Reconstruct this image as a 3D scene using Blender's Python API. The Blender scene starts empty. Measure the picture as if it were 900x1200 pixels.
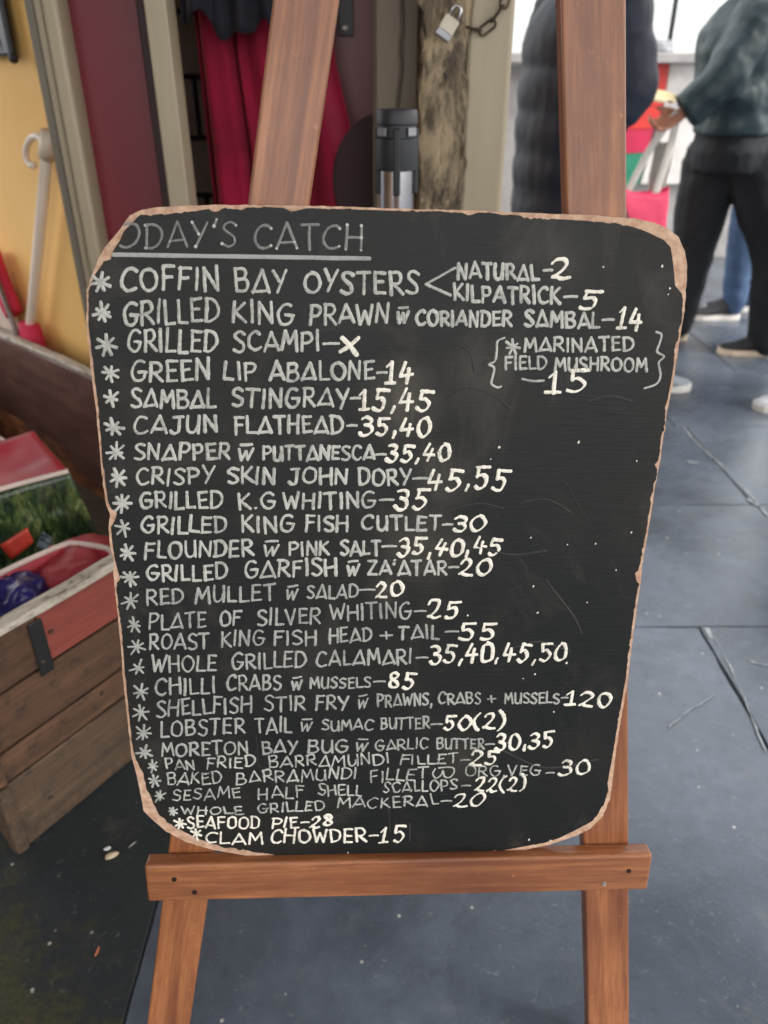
import bpy, bmesh, math, random
from mathutils import Vector, Matrix, noise
random.seed(7)
rnd = random.random
S = bpy.context.scene
COL = S.collection
# ------------------------------------------------------------------ camera
PITCH = math.radians(29.5); FPX = 901.0; CH = 1.2
cam = bpy.data.cameras.new("camera"); camo = bpy.data.objects.new("camera", cam); COL.objects.link(camo)
camo.location = (0, 0, CH); camo.rotation_euler = (math.radians(90) - PITCH, 0, 0)
cam.sensor_fit = 'VERTICAL'; cam.sensor_height = 24; cam.lens = FPX / 1200 * 24
cam.clip_start = 0.02; cam.clip_end = 200
cam.dof.use_dof = True; cam.dof.focus_distance = 0.80; cam.dof.aperture_fstop = 3.3
S.camera = camo
S.render.resolution_x = 768; S.render.resolution_y = 1024
# ------------------------------------------------------------------ world, sun, exposure
SUN_EL = math.radians(46); SUN_AZ = math.radians(112)
w = bpy.data.worlds.new("World"); S.world = w; w.use_nodes = True
nt = w.node_tree; nt.nodes.clear()
wo = nt.nodes.new('ShaderNodeOutputWorld'); bg = nt.nodes.new('ShaderNodeBackground')
sky = nt.nodes.new('ShaderNodeTexSky'); sky.sky_type = 'NISHITA'; sky.sun_disc = False
sky.sun_elevation = SUN_EL; sky.sun_rotation = SUN_AZ; sky.air_density = 1.5; sky.dust_density = 5; sky.ozone_density = 1
mx = nt.nodes.new('ShaderNodeMix'); mx.data_type = 'RGBA'; mx.inputs[0].default_value = .75
mx.inputs[7].default_value = (8.5, 8.4, 8.3, 1)
nt.links.new(sky.outputs[0], mx.inputs[6]); nt.links.new(mx.outputs[2], bg.inputs[0])
bg.inputs[1].default_value = 0.15
nt.links.new(bg.outputs[0], wo.inputs[0])
sl = bpy.data.lights.new("sun", 'SUN'); sl.energy = 1.4; sl.angle = math.radians(12); sl.color = (1, .96, .90)
so = bpy.data.objects.new("sun", sl); COL.objects.link(so)
sd = Vector((math.sin(SUN_AZ) * math.cos(SUN_EL), math.cos(SUN_AZ) * math.cos(SUN_EL), math.sin(SUN_EL)))
so.rotation_euler = sd.to_track_quat('Z', 'Y').to_euler(); so.location = (5, -1, 6)
S.view_settings.view_transform = 'Standard'; S.view_settings.look = 'None'
S.view_settings.exposure = 1.3; S.view_settings.gamma = 1; S.view_settings.use_curve_mapping = False

# ------------------------------------------------------------------ picture <-> place helpers
CF = Vector((0, math.cos(PITCH), -math.sin(PITCH))); CV = Vector((0, math.sin(PITCH), math.cos(PITCH))); CX = Vector((1, 0, 0))
CC = Vector((0, 0, CH))
def ray(px, py): return CX * (px - 450) + CV * (600 - py) + CF * FPX
def onp(px, py, P, N):
    d = ray(px, py); return CC + d * ((P - CC).dot(N) / d.dot(N))
def gz(px, py, z=0): return onp(px, py, Vector((0, 0, z)), Vector((0, 0, 1)))
def gy(px, py, Y): return onp(px, py, Vector((0, Y, 0)), Vector((0, 1, 0)))

# ------------------------------------------------------------------ materials
def srgb(r, g, b):
    f = lambda c: (c / 255 / 12.92) if c / 255 <= .04045 else ((c / 255 + .055) / 1.055) ** 2.4
    return (f(r), f(g), f(b), 1)
class NB:
    def __init__(s, name):
        s.m = bpy.data.materials.new(name); s.m.use_nodes = True; s.t = s.m.node_tree
        s.b = s.t.nodes['Principled BSDF']; s.tc = s.t.nodes.new('ShaderNodeTexCoord')
    def n(s, ty, **k):
        x = s.t.nodes.new(ty)
        for a, v in k.items(): setattr(x, a, v)
        return x
    def l(s, a, b): s.t.links.new(a, b)
    def mapping(s, scale=(1, 1, 1), rot=(0, 0, 0)):
        m = s.n('ShaderNodeMapping'); m.inputs['Scale'].default_value = scale; m.inputs['Rotation'].default_value = rot
        s.l(s.tc.outputs['Object'], m.inputs[0]); return m.outputs[0]
    def noise(s, vec, scale, detail=6, rough=.6, dist=0):
        x = s.n('ShaderNodeTexNoise'); x.inputs['Scale'].default_value = scale; x.inputs['Detail'].default_value = detail
        x.inputs['Roughness'].default_value = rough; x.inputs['Distortion'].default_value = dist
        s.l(vec, x.inputs['Vector']); return x.outputs[0]
    def ramp(s, fac, stops):
        r = s.n('ShaderNodeValToRGB'); e = r.color_ramp.elements
        while len(e) < len(stops): e.new(.5)
        for i, (p, c) in enumerate(stops):
            e[i].position = p; e[i].color = c if not isinstance(c, (int, float)) else (c, c, c, 1)
        s.l(fac, r.inputs[0]); return r.outputs[0]
    def mix(s, fac, a, b, bt='MIX'):
        m = s.n('ShaderNodeMix'); m.data_type = 'RGBA'; m.blend_type = bt
        for k, v in ((0, fac), (6, a), (7, b)):
            if isinstance(v, (int, float)): m.inputs[k].default_value = v
            elif isinstance(v, tuple): m.inputs[k].default_value = v
            else: s.l(v, m.inputs[k])
        return m.outputs[2]
    def bump(s, h, strength=.3, dist=.001):
        b = s.n('ShaderNodeBump'); b.inputs['Strength'].default_value = strength; b.inputs['Distance'].default_value = dist
        s.l(h, b.inputs['Height']); s.l(b.outputs[0], s.b.inputs['Normal'])
    def col(s, c):
        if isinstance(c, tuple): s.b.inputs['Base Color'].default_value = c
        else: s.l(c, s.b.inputs['Base Color'])
    def rough(s, r):
        if isinstance(r, (int, float)): s.b.inputs['Roughness'].default_value = r
        else: s.l(r, s.b.inputs['Roughness'])
MATS = {}
def simple(name, c1, c2=None, scale=8, rough=.6, bump=.2, bscale=60, bdist=.001, metal=0, stretch=(1, 1, 1), spec=.5):
    if name in MATS: return MATS[name]
    b = NB(name); v = b.mapping(stretch)
    c2 = c2 or tuple(x * .7 for x in c1[:3]) + (1,)
    n = b.noise(v, scale)
    b.col(b.ramp(n, [(.3, c2), (.7, c1)])); b.rough(rough)
    if bump: b.bump(b.noise(v, bscale, 4), bump, bdist)
    b.b.inputs['Metallic'].default_value = metal
    b.b.inputs['Specular IOR Level'].default_value = spec
    MATS[name] = b.m; return b.m
def wood(name, light, dark, rough=.5, grain=55, rnd_amt=.3, dirt=None, varn=True):
    b = NB(name)
    oi = b.n('ShaderNodeObjectInfo')
    add = b.n('ShaderNodeVectorMath', operation='ADD'); sc = b.n('ShaderNodeVectorMath', operation='SCALE'); sc.inputs[3].default_value = 13
    cmb = b.n('ShaderNodeCombineXYZ')
    for k in range(3): b.l(oi.outputs['Random'], cmb.inputs[k])
    b.l(cmb.outputs[0], sc.inputs[0])
    m = b.n('ShaderNodeMapping'); m.inputs['Scale'].default_value = (1, 1, .06)
    b.l(b.tc.outputs['Object'], add.inputs[0]); b.l(sc.outputs[0], add.inputs[1]); b.l(add.outputs[0], m.inputs[0]); v = m.outputs[0]
    n1 = b.noise(v, grain, 5, .65, .4); n2 = b.noise(v, grain * 5, 4, .7); n3 = b.noise(add.outputs[0], 5, 4)
    c = b.ramp(n1, [(.32, dark), (.68, light)])
    c = b.mix(b.ramp(n2, [(.35, .55), (.6, 0.0)]), c, dark)
    c = b.mix(b.ramp(n3, [(.35, 0.0), (.8, .55)]), c, tuple(x * .6 for x in dark[:3]) + (1,))
    if dirt:
        d = b.noise(b.tc.outputs['Object'], 22, 8, .75); c = b.mix(b.ramp(d, [(.52, 0.0), (.66, .85)]), c, dirt)
    wr = b.noise(b.mapping((1, 1, .35)), 95, 6, .8, .8)
    c = b.mix(b.ramp(wr, [(.60, 0.0), (.70, .6)]), c, tuple(x * .35 for x in dark[:3]) + (1,))
    c = b.mix(b.ramp(b.noise(b.mapping((1, .5, .8), (.4, .3, 0)), 70, 6, .8), [(.64, 0.0), (.70, .45)]), c, tuple(min(1, x * 1.7) for x in light[:3]) + (1,))
    b.col(c); b.rough(b.ramp(n3, [(.3, rough - .1), (.7, rough + .12)]))
    b.bump(b.mix(.5, n2, wr), .4, .0009)
    if varn: b.b.inputs['Coat Weight'].default_value = .25; b.b.inputs['Coat Roughness'].default_value = .25
    MATS[name] = b.m; return b.m

M_easel = wood('varnished_beech', srgb(178, 116, 72), srgb(112, 62, 36), .42)
M_easel_low = M_easel
def m_board():
    b = NB('chalkboard_paint'); v = b.mapping((1, 14, 1)); O = b.tc.outputs['Object']
    st = b.noise(v, 26, 6, .7); bl = b.noise(O, 5, 5, .6, .6); sm = b.noise(b.mapping((1, .6, 1), (0, 0, .5)), 9, 8, .7, 1.4)
    c = b.ramp(st, [(.3, (.0045, .0055, .006, 1)), (.75, (.011, .012, .012, 1))])
    c = b.mix(b.ramp(bl, [(.42, 0.0), (.75, .5)]), c, (.026, .022, .018, 1))
    c = b.mix(b.ramp(sm, [(.52, 0.0), (.72, .60)]), c, (.052, .047, .040, 1))
    # rubbed-out patches of old chalk round the prices
    tot = None
    for (px, py, rad, k) in ((470, 470, .050, .8), (520, 560, .045, .5), (490, 640, .060, .6), (455, 690, .03, .5), (560, 440, .05, .3), (540, 890, .045, .4), (650, 300, .05, .25), (300, 610, .03, .25)):
        p = uv(ew(px, py, 0)); d = b.n('ShaderNodeVectorMath', operation='DISTANCE'); b.l(O, d.inputs[0]); d.inputs[1].default_value = (p[0], p[1], 0)
        m = b.n('ShaderNodeMath', operation='MULTIPLY_ADD'); b.l(d.outputs['Value'], m.inputs[0]); m.inputs[1].default_value = -k / rad; m.inputs[2].default_value = k; m.use_clamp = True
        if tot is None: tot = m.outputs[0]
        else:
            ad = b.n('ShaderNodeMath', operation='MAXIMUM'); b.l(tot, ad.inputs[0]); b.l(m.outputs[0], ad.inputs[1]); tot = ad.outputs[0]
    sw = b.noise(b.mapping((1, .35, 1), (0, 0, -.4)), 34, 7, .75, 1.0)
    mk = b.mix(1.0, tot, b.ramp(sw, [(.30, 0.1), (.66, 1.0)]), 'MULTIPLY')
    c = b.mix(mk, c, (.11, .098, .078, 1))
    sc = b.noise(b.mapping((1, .25, 1), (0, 0, .6)), 160, 3, .8)
    c = b.mix(b.ramp(sc, [(.70, 0.0), (.80, .22)]), c, (.22, .21, .20, 1))
    b.col(c); b.rough(b.ramp(bl, [(.3, .42), (.8, .60)])); b.bump(st, .45, .0008); b.b.inputs['Specular IOR Level'].default_value = .26; return b.m
def m_fibre():
    b = NB('raw_hardboard'); n = b.noise(b.tc.outputs['Object'], 90, 8, .75); n2 = b.noise(b.tc.outputs['Object'], 14, 4)
    c = b.ramp(n, [(.3, srgb(158, 118, 94)), (.7, srgb(222, 190, 164))])
    c = b.mix(b.ramp(n2, [(.5, 0.0), (.8, .5)]), c, srgb(120, 78, 56)); b.col(c); b.rough(.9); b.bump(n, .7, .0015); return b.m
M_fibre = m_fibre()
def m_ink(name, c, lo, hi, c2):
    b = NB(name); n = b.noise(b.tc.outputs['Object'], 170, 5, .7); n2 = b.noise(b.tc.outputs['Object'], 26, 4, .6); n3 = b.noise(b.mapping((1, .5, 1), (0, 0, .7)), 620, 3, .8)
    f = b.mix(.45, n, n2)
    q = b.ramp(f, [(lo, c2), (hi, c)])
    q = b.mix(b.ramp(n3, [(.60, 0.0), (.72, .75)]), q, tuple(x * .35 for x in c2[:3]) + (1,))
    b.col(q); b.rough(.7); b.bump(n, .5, .0006); return b.m
M_ink = m_ink('grey_paint_marker', (.50, .50, .46, 1), .34, .54, (.22, .225, .21, 1))
M_inklow = m_ink('shaded_grey_marker', (.38, .385, .36, 1), .34, .54, (.17, .175, .165, 1))  # grey marker with the dimmer light low on the board put into its colour
M_inkghost = m_ink('ghost_writing', (.026, .026, .024, 1), .3, .6, (.010, .010, .010, 1))
M_inkdim = m_ink('faded_title_marker', (.22, .22, .21, 1), .32, .55, (.10, .10, .10, 1))
M_inkthin = m_ink('thin_white_marker', (.50, .51, .47, 1), .38, .56, (.14, .15, .14, 1))
M_white = m_ink('cream_paint_marker', (.84, .80, .70, 1), .32, .52, (.40, .38, .33, 1))
def m_slab(name, a, bcol, rough, specks=True, moss=False):
    b = NB(name); oi = b.n('ShaderNodeObjectInfo'); g = b.n('ShaderNodeNewGeometry')
    P = g.outputs['Position']
    n1 = b.noise(P, 2.2, 7, .62, .3); n2 = b.noise(P, 26, 6, .7); n3 = b.noise(P, 120, 4, .7)
    c = b.ramp(n1, [(.3, bcol), (.7, a)])
    c = b.mix(b.ramp(n2, [(.35, .5), (.65, 0.0)]), c, bcol)
    c = b.mix(b.ramp(b.noise(P, 9, 8, .75, .5), [(.56, 0.0), (.78, .35)]), c, (.20, .18, .15, 1))
    c = b.mix(b.ramp(b.noise(P, 1.5, 6, .7, .8), [(.50, 0.0), (.68, .75)]), c, (.030, .036, .046, 1))
    c = b.mix(b.ramp(b.noise(P, 46, 6, .8, 1.5), [(.60, 0.0), (.72, .55)]), c, (.30, .31, .30, 1))
    c = b.mix(1.0, c, b.ramp(oi.outputs['Random'], [(0.0, .78), (1.0, 1.0)]), 'MULTIPLY')
    if moss:
        mo = b.mix(b.ramp(n3, [(.3, 0.0), (.7, 1.0)]), (.018, .020, .006, 1), (.062, .058, .024, 1))
        sep = b.n('ShaderNodeSeparateXYZ'); b.l(P, sep.inputs[0])
        # moss spreads from the damp corner nearest the bin's front foot
        ad = b.n('ShaderNodeMath', operation='MULTIPLY_ADD'); b.l(sep.outputs[0], ad.inputs[0]); ad.inputs[1].default_value = -1.1; ad.inputs[2].default_value = .30
        ad2 = b.n('ShaderNodeMath', operation='MULTIPLY_ADD'); b.l(sep.outputs[1], ad2.inputs[0]); ad2.inputs[1].default_value = -1.25; b.l(ad.outputs[0], ad2.inputs[2])
        ad3 = b.n('ShaderNodeMath', operation='MULTIPLY_ADD'); b.l(n2, ad3.inputs[0]); ad3.inputs[1].default_value = .7; b.l(ad2.outputs[0], ad3.inputs[2])
        ad4 = b.n('ShaderNodeMath', operation='MULTIPLY_ADD'); b.l(n1, ad4.inputs[0]); ad4.inputs[1].default_value = .5; b.l(ad3.outputs[0], ad4.inputs[2])
        c = b.mix(b.ramp(ad4.outputs[0], [(.50, 0.0), (.66, .9)]), c, mo)
    if specks:
        vo = b.n('ShaderNodeTexVoronoi'); vo.inputs['Scale'].default_value = 34; vo.inputs['Randomness'].default_value = 1; b.l(P, vo.inputs['Vector'])
        cs = b.n('ShaderNodeSeparateColor'); b.l(vo.outputs['Color'], cs.inputs[0])
        sp = b.mix(1.0, b.ramp(vo.outputs['Distance'], [(.04, .9), (.13, 0.0)]), b.ramp(cs.outputs[0], [(.80, 0.0), (.83, 1.0)]), 'MULTIPLY')
        c = b.mix(sp, c, (.5, .5, .46, 1))
    b.col(c); b.rough(b.ramp(n1, [(.3, rough - .08), (.7, rough + .12)])); b.bump(b.mix(.4, n2, n3), .35, .0025); return b.m
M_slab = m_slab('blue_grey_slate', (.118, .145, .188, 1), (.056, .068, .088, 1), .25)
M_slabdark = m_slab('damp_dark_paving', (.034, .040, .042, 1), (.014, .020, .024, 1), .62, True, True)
M_mortar = simple('joint_mortar', (.055, .063, .076, 1), rough=.95)

# ------------------------------------------------------------------ mesh helpers
def tag(o, label=None, cat=None, group=None, kind=None):
    if label: o['label'] = label
    if cat: o['category'] = cat
    if group: o['group'] = group
    if kind: o['kind'] = kind
    return o
def empty(name, loc, **k):
    o = bpy.data.objects.new(name, None); COL.objects.link(o); o.location = loc; o.empty_display_size = .05
    return tag(o, **k)
bpy.context.view_layer.update()
def link(name, me, mats, parent=None, mw=None, smooth=False):
    o = bpy.data.objects.new(name, me); COL.objects.link(o)
    for m in (mats if isinstance(mats, (list, tuple)) else [mats]):
        if len(me.materials) < (len(mats) if isinstance(mats, (list, tuple)) else 1): me.materials.append(m)
    if smooth:
        for p in me.polygons: p.use_smooth = True
    mw = mw or Matrix()
    if parent is not None:
        o.parent = parent
        # a chain of at most two unrotated empties: fold their locations out
        off = Vector((0, 0, 0)); q = parent
        mp = Matrix()
        while q is not None:
            mp = q.matrix_basis @ mp; q = q.parent
        o.matrix_basis = mp.inverted() @ mw
    else: o.matrix_basis = mw
    return o
def bm_obj(name, bm, mat, parent=None, mw=None, smooth=False):
    bmesh.ops.recalc_face_normals(bm, faces=bm.faces)
    me = bpy.data.meshes.new(name); bm.to_mesh(me); bm.free()
    return link(name, me, mat, parent, mw, smooth)
def frame(o, x, y, z):
    m = Matrix.Identity(4)
    for i, v in enumerate((x, y, z)): m[0][i], m[1][i], m[2][i] = v
    m.translation = o; return m
def box_bm(sx, sy, sz, bev=0.0, segs=2, bm=None, off=(0, 0, 0), jit=0, sub=0):
    bm = bm or bmesh.new(); n0 = len(bm.verts)
    r = bmesh.ops.create_cube(bm, size=1)
    vs = r['verts']
    for v in vs: v.co = Vector((v.co.x * sx + off[0], v.co.y * sy + off[1], v.co.z * sz + off[2]))
    if bev > 0:
        es = list({e for v in vs for e in v.link_edges})
        bmesh.ops.bevel(bm, geom=es, offset=bev, segments=segs, profile=.5, affect='EDGES')
    if jit:
        for v in bm.verts: v.co += noise.noise_vector(v.co * 30) * jit
    return bm
def box(name, c, size, mat, parent=None, bev=.003, x=(1, 0, 0), y=(0, 1, 0), z=(0, 0, 1), segs=2):
    return bm_obj(name, box_bm(*size, bev=bev, segs=segs), mat, parent, frame(Vector(c), Vector(x).normalized(), Vector(y).normalized(), Vector(z).normalized()), False)
def plank(name, length, w_, t, mat, parent, mw, bev=.002, warp=.0015, cuts=10):
    """board with its length on local Z, worn uneven edges"""
    bm = bmesh.new(); sd_ = rnd() * 50; rings = []
    prof = [(-w_/2+bev, -t/2), (w_/2-bev, -t/2), (w_/2, -t/2+bev), (w_/2, t/2-bev), (w_/2-bev, t/2), (-w_/2+bev, t/2), (-w_/2, t/2-bev), (-w_/2, -t/2+bev)]
    for i in range(cuts + 1):
        z = -length/2 + length * i / cuts; r = []
        for k, (a, b_) in enumerate(prof):
            j = noise.noise_vector(Vector((sd_ + (k // 2) * 3, z * 9, 0))) * warp
            r.append(bm.verts.new((a + j.x, b_ + j.y, z)))
        rings.append(r)
    for a, b_ in zip(rings, rings[1:]):
        for k in range(8): bm.faces.new((a[k], a[(k+1) % 8], b_[(k+1) % 8], b_[k]))
    bm.faces.new(rings[0][::-1]); bm.faces.new(rings[-1])
    return bm_obj(name, bm, mat, parent, mw)
def tube_bm(pts, r, n=10, bm=None, closed=False, caps=True, ref=None):
    bm = bm or bmesh.new(); pts = [Vector(p) for p in pts]; L = len(pts)
    rs = r if isinstance(r, (list, tuple)) else [r] * L
    rings = []
    up = Vector(ref) if ref else None
    for i, p in enumerate(pts):
        a = pts[(i - 1) % L] if (closed or i > 0) else p; b_ = pts[(i + 1) % L] if (closed or i < L - 1) else p
        d = (b_ - a).normalized()
        if up is None: up = Vector((0, 0, 1)) if abs(d.z) < .9 else Vector((1, 0, 0))
        x = up.cross(d).normalized(); y = d.cross(x); 
        if not ref: up = y
        rr = rs[i] if isinstance(rs[i], tuple) else (rs[i], rs[i])
        rings.append([bm.verts.new(p + x * math.cos(t) * rr[0] + y * math.sin(t) * rr[1]) for t in [2 * math.pi * k / n for k in range(n)]])
    pr = list(zip(rings, rings[1:])) + ([(rings[-1], rings[0])] if closed else [])
    for a, b_ in pr:
        for k in range(n): bm.faces.new((a[k], a[(k+1) % n], b_[(k+1) % n], b_[k]))
    if caps and not closed: bm.faces.new(rings[0][::-1]); bm.faces.new(rings[-1])
    return bm
def tube(name, pts, r, mat, parent=None, n=12, **k): return bm_obj(name, tube_bm(pts, r, n, **k), mat, parent, None, True)
def catmull(P, per=6, closed=False):
    P = [Vector(p) for p in P]; out = []; n = len(P)
    rng = range(n) if closed else range(n - 1)
    for i in rng:
        if closed: a, b_, c, d = P[(i-1) % n], P[i], P[(i+1) % n], P[(i+2) % n]
        else: a, b_, c, d = P[max(i-1, 0)], P[i], P[i+1], P[min(i+2, n-1)]
        for k in range(per):
            t = k / per
            out.append(.5 * ((2 * b_) + (c - a) * t + (2 * a - 5 * b_ + 4 * c - d) * t * t + (3 * b_ - a - 3 * c + d) * t ** 3))
    if not closed: out.append(P[-1].copy())
    return out

# ------------------------------------------------------------------ paving
ground = bm_obj('ground', box_bm(70, 70, .05, off=(0, 25, -.031)), M_mortar); ground['kind'] = 'structure'
roof = bm_obj('unseen_shade_roof', box_bm(7.0, 4.7, .10, off=(-.6, .85, 2.95)), simple('pale_shade_roof', (.55, .52, .46, 1), rough=.8))  # unseen roof, added and sized to shade the easel and near floor
tag(roof, 'pale flat roof added unseen above the easel to block sky light', 'added roof')
swl = bm_obj('unseen_shade_wall', box_bm(.12, 4.6, 2.85, off=(-2.3, -.6, 1.43)), simple('dull_brown_shade_wall', srgb(120, 96, 74), rough=.8))  # added out of view to cut the light from the left
tag(swl, 'dull brown wall added out of view left of the bin to cut light', 'wall')
pave = empty('pavement', (0, 0, 0), kind='structure')
def slab_bm(sx, sy, seed):
    bm = bmesh.new(); P = []
    cs = [(-sx/2, -sy/2), (sx/2, -sy/2), (sx/2, sy/2), (-sx/2, sy/2)]
    for i in range(4):
        a, b_ = Vector(cs[i]), Vector(cs[(i+1) % 4]); m_ = max(2, int((b_ - a).length / .035)); nn = Vector((-(b_ - a).y, (b_ - a).x)).normalized()
        for k in range(m_):
            p = a.lerp(b_, k / m_); j = .0026 * noise.fractal(Vector((p.x * 9 + seed, p.y * 9, seed)), .8, 2.1, 4) + (.007 if k == 0 else 0) * 0
            P.append(p + nn * (j + .0008))
    n = len(P); top = [bm.verts.new((p.x * .9975, p.y * .9975, .025)) for p in P]; mid = [bm.verts.new((p.x, p.y, .0225)) for p in P]; bot = [bm.verts.new((p.x, p.y, -.025)) for p in P]
    bm.faces.new(top)
    for A_, B_ in ((top, mid), (mid, bot)):
        for k in range(n): bm.faces.new((A_[k], B_[k], B_[(k+1) % n], A_[(k+1) % n]))
    return bm
rows = [-1.1, .22, 1.538, 2.17, 2.80, 3.45, 4.15, 4.9, 5.7, 6.6, 7.6, 8.8, 10.2, 12, 14.5]
colsx = [[-2.3, -1.35, -.38, .79, 2.1, 3.4], [-2.3, -1.35, -.38, .79, 2.1, 3.4], [-2.4, -1.2, -.15, 1.45, 2.5, 3.6], [-2.3, -1.1, -.1, 1.19, 2.3, 3.5]]
for r in range(len(rows) - 1):
    xs = colsx[r] if r < 4 else [-2.3 + (r % 2) * .5 + 1.15 * k for k in range(7)]
    for a, b_ in zip(xs, xs[1:]):
        sx, sy = b_ - a - .0035, rows[r+1] - rows[r] - .0035
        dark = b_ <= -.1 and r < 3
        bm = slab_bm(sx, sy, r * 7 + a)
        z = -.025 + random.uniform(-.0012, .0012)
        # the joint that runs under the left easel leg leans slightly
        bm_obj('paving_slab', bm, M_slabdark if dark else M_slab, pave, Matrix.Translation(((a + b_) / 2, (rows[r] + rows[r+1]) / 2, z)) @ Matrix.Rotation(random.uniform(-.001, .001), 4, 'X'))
# outlying ground beyond the slabs
far = bm_obj('road', box_bm(60, 40, .02, off=(0, 34.53, -.013)), simple('pale_asphalt', (.10, .11, .12, 1), rough=.6)); far['kind'] = 'structure'
def streak(pts, wd, name='paint_streak'):
    P = catmull([gz(x, y, .0028) for x, y in pts], 8); bm = bmesh.new(); pr = None
    for i, p in enumerate(P):
        d = (P[min(i+1, len(P)-1)] - P[max(i-1, 0)]).normalized(); n_ = Vector((-d.y, d.x, 0)); h = wd * max(.08, .5 + .9 * noise.noise(p * 17))
        p = p + n_ * .004 * noise.noise(p * 30 + Vector((3, 1, 0))); v = (bm.verts.new(p + n_ * h), bm.verts.new(p - n_ * h))
        if pr: bm.faces.new((pr[0], pr[1], v[1], v[0]))
        pr = v
    o = bm_obj(name, bm, simple('worn_white_streak', (.30, .32, .34, 1), (.12, .14, .16, 1), 60, .7), pave); o['kind'] = 'stuff'
streak([(800, 500), (822, 524), (848, 548), (872, 572), (900, 604)], .004)
streak([(876, 584), (884, 590), (893, 594)], .008); streak([(880, 775), (890, 778), (906, 780)], .006)
streak([(838, 748), (852, 775), (868, 808), (882, 842), (898, 880)], .0022)
streak([(784, 852), (800, 838), (822, 824), (838, 812)], .002); streak([(828, 736), (832, 745), (833, 748)], .007)
streak([(806, 541), (812, 542), (817, 541)], .006)
# litter on the floor
def pebble(name, px, py, sx, sy, h, mat, rz, label, cat):
    p = gz(px, py, .002); bm = bmesh.new(); bmesh.ops.create_icosphere(bm, subdivisions=3, radius=1)
    for v in bm.verts:
        v.co += noise.noise_vector(v.co * 1.6 + Vector((px, 0, 0))) * .25; v.co = Vector((v.co.x * sx, v.co.y * sy, max(v.co.z, -.4) * h))
    o = bm_obj(name, bm, mat, None, Matrix.Translation(p + Vector((0, 0, h * .4))) @ Matrix.Rotation(rz, 4, 'Z'), True); tag(o, label, cat); return o
M_shell = simple('pale_shell', srgb(205, 190, 160), srgb(160, 140, 110), 40, .5)
pebble('shell_fragment', 131, 1003, .012, .006, .005, M_shell, .5, 'larger cream scrap lying on the dark paving left of the easel', 'scrap')
pebble('paper_scrap', 126, 995, .0065, .0035, .003, simple('white_scrap', (.7, .7, .68, 1)), .3, 'tiny white scrap touching the cream scrap on the dark paving', 'scrap')
pebble('straw_scrap', 155, 990, .009, .0014, .0015, simple('grey_scrap', (.3, .3, .28, 1)), .9, 'thin grey sliver just right of the cream scrap on the floor', 'scrap')
pebble('orange_peel', 114, 1115, .0022, .0085, .002, simple('orange_scrap', srgb(170, 100, 70)), -.1, 'small orange-brown sliver on the mossy paving at the bottom left', 'scrap')

# ------------------------------------------------------------------ back wall group
def vpost(name, x0, x1, Y, depth, mat, z0=0, z1=2.7, label=None, cat=None, parent=None, bev=.004, py=0):
    a = gy(x0, py, Y).x; b_ = gy(x1, py, Y).x
    bm = box_bm(b_ - a, depth, z1 - z0, bev)
    o = bm_obj(name, bm, mat, parent, Matrix.Translation(((a + b_) / 2, Y + depth / 2, (z0 + z1) / 2)))
    if label: tag(o, label, cat)
    return o
M_beige = simple('beige_gloss_paint', srgb(176, 164, 140), srgb(150, 138, 116), 6, .5, .3, 30, .002, stretch=(1, 1, .15))
M_greyedge = simple('grey_primer_edge', srgb(134, 128, 116), srgb(112, 106, 96), 8, .6, stretch=(1, 1, .2))
def m_maroon(name, a, b2, sp=.72):
    b = NB(name); n = b.noise(b.mapping((1, 1, .3)), 3, 6); sc = b.noise(b.mapping((3, 1, .7), (0, .5, 0)), 38, 5, .75)
    c = b.ramp(n, [(.3, b2), (.7, a)]); c = b.mix(b.ramp(sc, [(sp - .02, 0.0), (sp + .06, .45)]), c, srgb(190, 160, 160))
    b.col(c); b.rough(.42); b.bump(sc, .2, .001); return b.m
M_maroon = m_maroon('maroon_gloss_paint', srgb(118, 22, 38), srgb(94, 16, 30))
M_door = m_maroon('dull_maroon_paint', srgb(92, 32, 38), srgb(76, 24, 30), .8)
M_yellow = simple('yellow_wall_paint', srgb(246, 200, 124), srgb(236, 186, 108), 2.2, .7, .25, 14, .002)
M_darkpaint = simple('dark_maroon_strip', srgb(52, 26, 34), rough=.6)

fr = empty('door_frame', (gy(46, 0, 1.98).x, 1.98, 0), label='beige wooden door frame with stepped moulding between yellow wall and maroon panel', cat='door frame')
vpost('moulding', 27, 38, 2.02, .10, M_greyedge, parent=fr)
vpost('moulding', 37.6, 47, 1.995, .10, M_beige, parent=fr, bev=.006)
vpost('moulding', 46.6, 65, 1.975, .12, M_beige, parent=fr, bev=.008)
o = vpost('maroon_panel', 64, 162, 2.05, .04, M_maroon, label='tall glossy maroon panel with scratches beside the beige door frame', cat='panel')
o = vpost('dark_strip', 158, 169, 2.00, .05, M_darkpaint, label='narrow dark maroon batten at the right edge of the scratched panel', cat='batten')  # dark maroon strip along the panel's right edge
o = vpost('wall_post', 167.5, 193.5, 1.96, .09, M_beige, label='narrow beige post between the scratched maroon panel and the dark block wall', cat='post')

# dark block wall behind the curtain
bw = empty('block_wall', (-.3, 2.42, 0), label='dark painted block wall behind the crimson curtain', cat='wall')
M_block = simple('black_painted_block', srgb(78, 73, 76), srgb(58, 54, 57), 9, .75, .6, 50, .003)
bm_obj('mortar', box_bm(.72, .06, 2.7, off=(-.32, 2.47, 1.35)), simple('dark_mortar', srgb(28, 26, 28), rough=.9), bw)
bme = None
for r in range(18):
    for c in range(-1, 3):
        x0 = max(-.66 + c * .30 + (r % 2) * .15, -.67); x1 = min(-.66 + (c + 1) * .30 + (r % 2) * .15 - .012, .03)
        if x1 - x0 < .03: continue
        bm_obj('block', box_bm(x1 - x0, .06, .138, .006), M_block, bw, Matrix.Translation(((x0 + x1) / 2, 2.43 + random.uniform(-.004, .004), .075 + r * .15)))

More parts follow.
